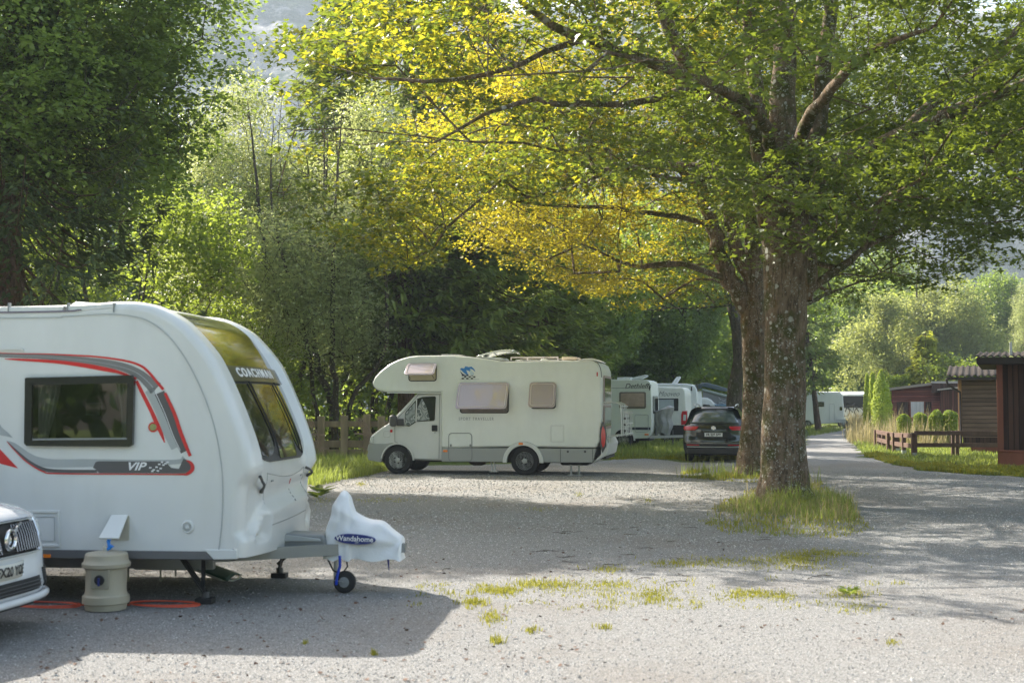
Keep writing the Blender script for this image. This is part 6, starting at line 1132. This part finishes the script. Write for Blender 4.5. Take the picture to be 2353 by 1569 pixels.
def fence_left():
    wd = pmat('weathered_fence_wood', (.30,.235,.15), .85, var=.35, scale=5, stretch=(1,1,.2), bmp=.01); o = G(737, 1060); root = empty('wooden_fence', (o.x, o.y, 0), R(4), 'old weathered fence with thick posts in front of the wood, left of the motorhome', 'fence'); s = o.y/FPX
    for i, x in enumerate((640, 690, 737, 790, 842, 875, 925)): a = (x-737)*s; MB().box(a-.11, a+.11, -.09, .09, 0, [1.3,1.33,1.36,1.38,1.42,1.36,1.3][i]).build('post', wd, root, bevel=.02)
    L, Rr = (640-737)*s, (925-737)*s
    for z, h in ((1.12,.18),(.52,.22),(.26,.20)): MB().box(L, Rr, .09, .14, z-h/2, z+h/2).build('rail', wd, root, bevel=.012)
    rg = random.Random(8)
    for x0, x1, lean, n, nm in ((-.50,.05,.42,9,0), (1.30,1.58,.30,6,1)):
        m = MB()
        for k in range(n): xx = x0+(x1-x0)*k/n; m.beam((xx-.25,-.22,1.30+.05*rg.random()), (xx+lean*.6,-.45 if nm == 0 else -.2,.05 if nm == 0 else .55), .022, .03, (0,1,0))
        m.beam((x0-.25,-.30,.85),(x1+.1,-.28,.80),.03,.05); m.beam((x0-.1,-.40,.45),(x1+.25,-.38,.40),.03,.05)
        q = m.build('slatted_panel', pmat('pink_grey_slats', (.30,.215,.16), .8, var=.3, scale=8), None, bevel=0); q.location = (o.x, o.y, 0); tag(q, ['old slatted wooden panel leaning against the fence beside the caravan front', 'small slatted panel leaning on the fence post by the motorhome bonnet'][nm], 'slatted panel')
fence_left()
# ------------------------------------------------------------------ clipped evergreens
L_THUJA2 = leafmat('thuja_leaf_bright', (.22,.30,.04), (.42,.50,.06), (.7,.8,.08), .35, .6, .3)
def clipped(name, loc, fn, n, label, cat, seed, group, size=(.05,.11), mat=None):
    rg = np.random.default_rng(seed); root = empty(name, loc, 0, label, cat, group); d = unit(rg.normal(size=(n, 3))); pos, nr = fn(d, rg)
    pos = pos*(1+.06*vnoise(pos*5, seed, 2))[:, None]; leaves('foliage', pos, nr+rg.normal(size=pos.shape)*.45, np.array([0,0,1.])+rg.normal(size=pos.shape)*.5+nr*.5, rg.uniform(*size, n), mat or L_THUJA, root, rg, LOBE)
    MB().tube([(0,0,0),(0,0,.6)], .05, 8).build('stem', B_DARK, root); return root
def col(h, r):
    def f(d, rg): u = rg.random(len(d)); a = rg.random(len(d))*6.283; rr = r*((1-u**2.2)**.62)*(.82+.18*np.minimum(1, u*4))*(rg.uniform(.78, 1.02, len(d))); return np.stack([np.cos(a)*rr, np.sin(a)*rr, .08+u*h], 1), np.stack([np.cos(a), np.sin(a), .35+u*.4], 1)
    return f
def ball(h, r):
    def f(d, rg): k = rg.uniform(.82, 1, len(d))[:, None]; p = d*k*r; p[:, 2] = np.where(p[:, 2] < 0, p[:, 2]/r*(h-r)*.97, p[:, 2]) + h-r; return p, d
    return f
Yt = 66
for i, (px, py, r, lb) in enumerate(((1993, 872, 9, 'left narrow thuja column beside the track, thinnest of the three'), (2006, 866, 11, 'middle thuja column, half hidden by the widest one'), (2026, 858, 23, 'widest and tallest clipped thuja column beside the reddish cabin'))):
    x = at(px, 950, Yt+(2-i)*1.2); clipped('thuja_column', (x.x, x.y, 0), col(at(px, py, x.y).z, r/FPX*x.y*1.08), 9000, lb, 'thuja', 60+i, 'thuja columns by the track', mat=L_THUJA2)
for i, (px, yt, r) in enumerate(((2077, 950, 16), (2115, 946, 14), (2150, 945, 16), (2183, 945, 17))):
    x = at(px, 950, 56); h = at(px, yt, 56).z; clipped('round_shrub', (x.x, x.y, 0), ball(h, r/FPX*56), 5000, ['round clipped shrub nearest the thuja columns, left of the cabin window', 'round clipped shrub in front of the curtained cabin window', 'round clipped shrub in front of the red cupboard', 'round clipped shrub closest to the middle brown cabin'][i], 'shrub', 70+i, 'round shrubs in front of the reddish cabin', (.04,.08))
x = at(2068, 900, 77); clipped('hedge', (x.x, x.y, 0), lambda d, rg: (np.stack([rg.uniform(-.9, 1.3, len(d)), rg.uniform(-.5, .5, len(d)), 3.4*rg.random(len(d))**.6], 1), d+[0,-.3,.4]), 9000, 'clipped light green hedge behind the thuja columns', 'hedge', 80, None, (.07,.14))
# ------------------------------------------------------------------ grass, lawn, litter
def in_poly(P, poly):
    x, y = P[:, 0], P[:, 1]; c = np.zeros(len(P), bool); n = len(poly); j = n-1
    for i in range(n):
        xi, yi = poly[i]; xj, yj = poly[j]; k = ((yi > y) != (yj > y)) & (x < (xj-xi)*(y-yi)/(yj-yi+1e-12)+xi); c ^= k; j = i
    return c
ROAD = [(a, b_) for a, b_ in ro]
def scatter(pxpoly, n, rg, clump=0, seed=0, off=None):
    g = np.array([tuple(G(*p)[:2]) for p in pxpoly]); lo_, hi_ = g.min(0), g.max(0); P = rg.uniform(lo_, hi_, (n, 2)); P = P[in_poly(P, [tuple(q) for q in g])]
    if clump: P = P[vnoise(P*clump, seed, 3) > (off if off is not None else 0)]
    return np.concatenate([P, np.zeros((len(P), 1))], 1)
def lawns():
    rg = np.random.default_rng(90)
    P = scatter([(1950,1004),(1962,1022),(1990,1050),(2045,1066),(2125,1084),(2235,1091),(2420,1098),(2420,1000),(2100,985),(1990,985)], 150000, rg); P = P[(~in_poly(P, ROAD)) & (rg.random(len(P)) < .8)]; blades('grass', P, .13, .022, GRASS, rg, .5)
    P = scatter([(1985,1048),(2045,1064),(2125,1081),(2235,1089),(2380,1096),(2380,1080),(2230,1076),(2100,1066),(2020,1040)], 60000, rg); P = P[~in_poly(P, ROAD)]; blades('grass', P, .11, .022, MOSS, rg, .6)  # dense yellow blades put the sunlit look of the lawn edge into colour
    P = scatter([(1915,998),(1935,1016),(1960,1023),(2010,1026),(2100,1028),(2206,1022),(2206,985),(1960,975)], 50000, rg, .5, 4, -.5); P = P[~in_poly(P, ROAD)]; blades('tall_grass', P[:26000], .95, .022, GRASSD, rg, .35); blades('tall_grass', P[26000:42000], .6, .022, GRASS, rg, .4)
    # verge by the old fence
    P = scatter([(560,1085),(640,1100),(700,1112),(725,1118),(790,1103),(850,1092),(905,1078),(900,1050),(700,1048),(560,1050)], 46000, rg); blades('grass', P, .30, .014, GRASS, rg, .6)
    P = scatter([(540,1050),(1000,1062),(1700,1050),(1850,1018),(1500,1010),(540,1012)], 90000, rg, .4, 6, -.5); P = P[~in_poly(P, ROAD)]; blades('grass', P, .24, .024, GRASS, rg, .5)
    P = scatter([(1400,1056),(1580,1060),(1700,1054),(1700,1035),(1400,1035)], 16000, rg, .8, 6, -.2); blades('grass', P, .10, .025, MOSS, rg, .5)
    P = scatter([(1860,1003),(1935,990),(1940,984),(1850,980)], 9000, rg); blades('grass', P, .25, .03, GRASS, rg, .4)
    # round the maples
    P = scatter([(1625,1185),(1640,1170),(1700,1150),(1730,1125),(1800,1108),(1875,1115),(1920,1150),(1970,1185),(1990,1212),(1960,1232),(1880,1236),(1760,1234),(1680,1222),(1640,1205)], 34000, rg); c = G(1806,1158); D_ = lambda: np.hypot((P[:, 0]-c.x-.25)*.95, (P[:, 1]-c.y+.75)*.62); d = D_(); P = P[(rg.random(len(P)) < np.clip(1.6-d*.75, .12, 1))]; d = D_()
    near = d < .9; blades('grass', P, .07+.27*np.clip(1.25-d/1.35, 0, 1), .011, GRASS, rg, 1.0); k = rg.random(len(P)) < .22; blades('grass', P[k], .26, .010, GRASSD, rg, .8)
    P = scatter([(1600,1195),(1660,1150),(1740,1120),(1900,1120),(2010,1215),(1900,1245),(1700,1240)], 9000, rg, 1.2, 3, -.1); blades('grass', P, .06, .012, MOSS, rg, .9)
    P = scatter([(1530,1095),(1600,1082),(1690,1078),(1760,1090),(1900,1105),(1880,1125),(1740,1110),(1600,1100)], 12000, rg, 1.0, 5, -.2); blades('grass', P, .10, .014, MOSS, rg, .8); P = P[::5]; blades('grass', P, .34, .012, GRASS, rg, .6)
    # thin tufts on the gravel
    L = []
    for x, y, rx, ry, n in ((1150,1357,26,5,500),(1090,1385,14,4,180),(1130,1420,16,9,240),(1140,1475,9,3,70),(1220,1450,8,3,60),(1250,1345,50,6,520),(1330,1350,60,12,500),(1410,1345,30,8,320),(1500,1365,22,8,360),(1390,1442,10,3,60),(1730,1366,34,6,420),(1800,1370,16,7,200),(1945,1364,32,7,340),(1700,1290,70,7,620),(1830,1280,40,8,700),(1900,1272,55,6,700),(1560,1296,46,5,300),(1400,1308,24,5,160),(1850,1300,60,8,350),(1960,1395,40,9,160),(2050,1475,10,5,60),(1330,1137,5,3,60),(1490,1150,6,3,60),(880,1150,40,3,260),(830,1112,8,3,160),(1240,1170,20,3,60),(740,1150,14,6,120),(860,1503,5,2,40),(700,1478,4,2,30)):
        t = rg.normal(size=(n, 2)); L += [tuple(G(x+a*rx*.95, y+b_*ry*.9)[:2]) for a, b_ in t]
    for k in range(150):
        x, y = rg.uniform(950, 2100), rg.uniform(1330, 1400); 
        if vnoise(np.array([[x/90, y/30]]), 3)[0] > 0: t = rg.normal(size=(14, 2)); L += [tuple(G(x+a*9, y+b_*3)[:2]) for a, b_ in t]
    P = np.array([(a, b_, 0) for a, b_ in L]); blades('grass_tufts', P, .036, .008, MOSS, rg, .9)
lawns()
def litter():
    rg = np.random.default_rng(91)
    n = 2600; Y = 8+26*rg.random(n)**1.3; X = rg.uniform(-.36, .40, n)*Y; P = np.stack([X, Y, np.full(n, .006)], 1); P = P[vnoise(P[:, :2]*.5, 9, 3) > -.1]; n = len(P)
    o = leaves('leaf_litter', P, np.array([0,0,1.])+rg.normal(size=(n, 3))*.3, rg.normal(size=(n, 3)), rg.uniform(.015, .05, n), pmat('dead_leaf', (.10,.055,.035), .8, var=.5, scale=9), None, rg, LOBE); tag(o, kind='stuff')
    mb = MB(); r = random.Random(3)
    for k in range(46):
        y = r.uniform(1170, 1345); x = r.uniform(1250, 1900) if k < 34 else r.uniform(1000, 2300); g = G(x, y, .012); a = r.random()*6.28; L = r.uniform(.08, .30); mb.tube([(g.x+math.cos(a+.3*j)*L*j/3, g.y+math.sin(a+.3*j)*L*j/3, .010+.006*(j % 2)) for j in range(4)], [.004,.0035,.003,.0015], 4)
    tag(mb.build('fallen_twigs', B_DARK), kind='stuff')
    # loose stones over the gravel
    n = 82000; Y = np.where(np.arange(n) < 42000, 7.6+13*rg.random(n)**1.4, 12+21*rg.random(n)); X = rg.uniform(-.42, .42, n)*Y; X = np.where((Y > 24) & (X < -4), X+8, X); s = rg.uniform(.003, .009, n)*(1+np.clip((Y-11)/12, 0, 1.1))*(1+.5*(rg.random(n) < .05)); d = np.array([(1,0,0),(-.6,.8,0),(-.5,-.9,0),(0,0,.8)]); a = rg.random(n)*6.283; c, sn = np.cos(a), np.sin(a)
    q = d[None]*(1+.35*rg.normal(size=(n,4,3))*[1,1,.5]); V = np.stack([q[:, :, 0]*c[:, None]-q[:, :, 1]*sn[:, None], q[:, :, 0]*sn[:, None]+q[:, :, 1]*c[:, None], np.abs(q[:, :, 2])], 2)*s[:, None, None]+np.stack([X, Y, np.zeros(n)], 1)[:, None]; b = np.arange(n)*4
    L = np.stack([b,b+1,b+3, b+1,b+2,b+3, b+2,b,b+3], 1).ravel(); m, nt, out = newmat('loose_stone'); p = N(nt, 'BsdfPrincipled'); nt.links.new(p.outputs[0], out.inputs[0]); at_ = N(nt, 'Attribute'); at_.attribute_name = 'v'; nt.links.new(ramp(nt, at_.outputs['Fac'], [(0,(.20,.196,.185)),(.5,(.33,.325,.31)),(1,(.52,.51,.49))]), p.inputs['Base Color']); p.inputs['Roughness'].default_value = .85
    o = npmesh('pebbles', V.reshape(-1, 3), L, np.arange(3*n)*3, m, v=np.repeat(rg.random(n)**1.3, 3)); tag(o, kind='stuff')
litter()
def weeds():
    for i, (x, y, sc, lb) in enumerate(((735,1148,.30,'leafy green weed at the gravel edge right of the caravan front'),(1950,1368,.09,'small broad-leaved weed alone on the gravel in the right foreground'))):
        rg = np.random.default_rng(i+5); b = G(x, y); n = 26; a = rg.random(n)*6.283; el = rg.uniform(.3, 1.1, n); pos = np.stack([np.cos(a)*.04, np.sin(a)*.04, rg.uniform(.01, .6*sc, n)], 1); dr = np.stack([np.cos(a), np.sin(a), el], 1)
        o = leaves('weed', pos, np.stack([-np.cos(a)*.5, -np.sin(a)*.5, np.ones(n)], 1), dr, rg.uniform(.5, 1, n)*sc, L_BRIGHT, None, rg, OVAL); o.location = b; tag(o, lb, 'weed')
weeds()
def wood_behind():                                        # the wood on the camera's side of the site, seen in reflections
    rg = np.random.default_rng(55); n = 26000; a = rg.uniform(-2.9, -.2, n); r = rg.uniform(34, 44, n); P = np.stack([np.cos(a)*r, np.sin(a)*r, rg.random(n)*13], 1); P = P[vnoise(P*.4, 3, 2) > -.15]; n = len(P); nr = rg.normal(size=(n, 3))
    o = leaves('woodland', P, nr, rg.normal(size=(n, 3)), rg.uniform(.6, 1.3, n), L_DARK, None, rg, LOBE); tag(o, kind='stuff')
wood_behind()
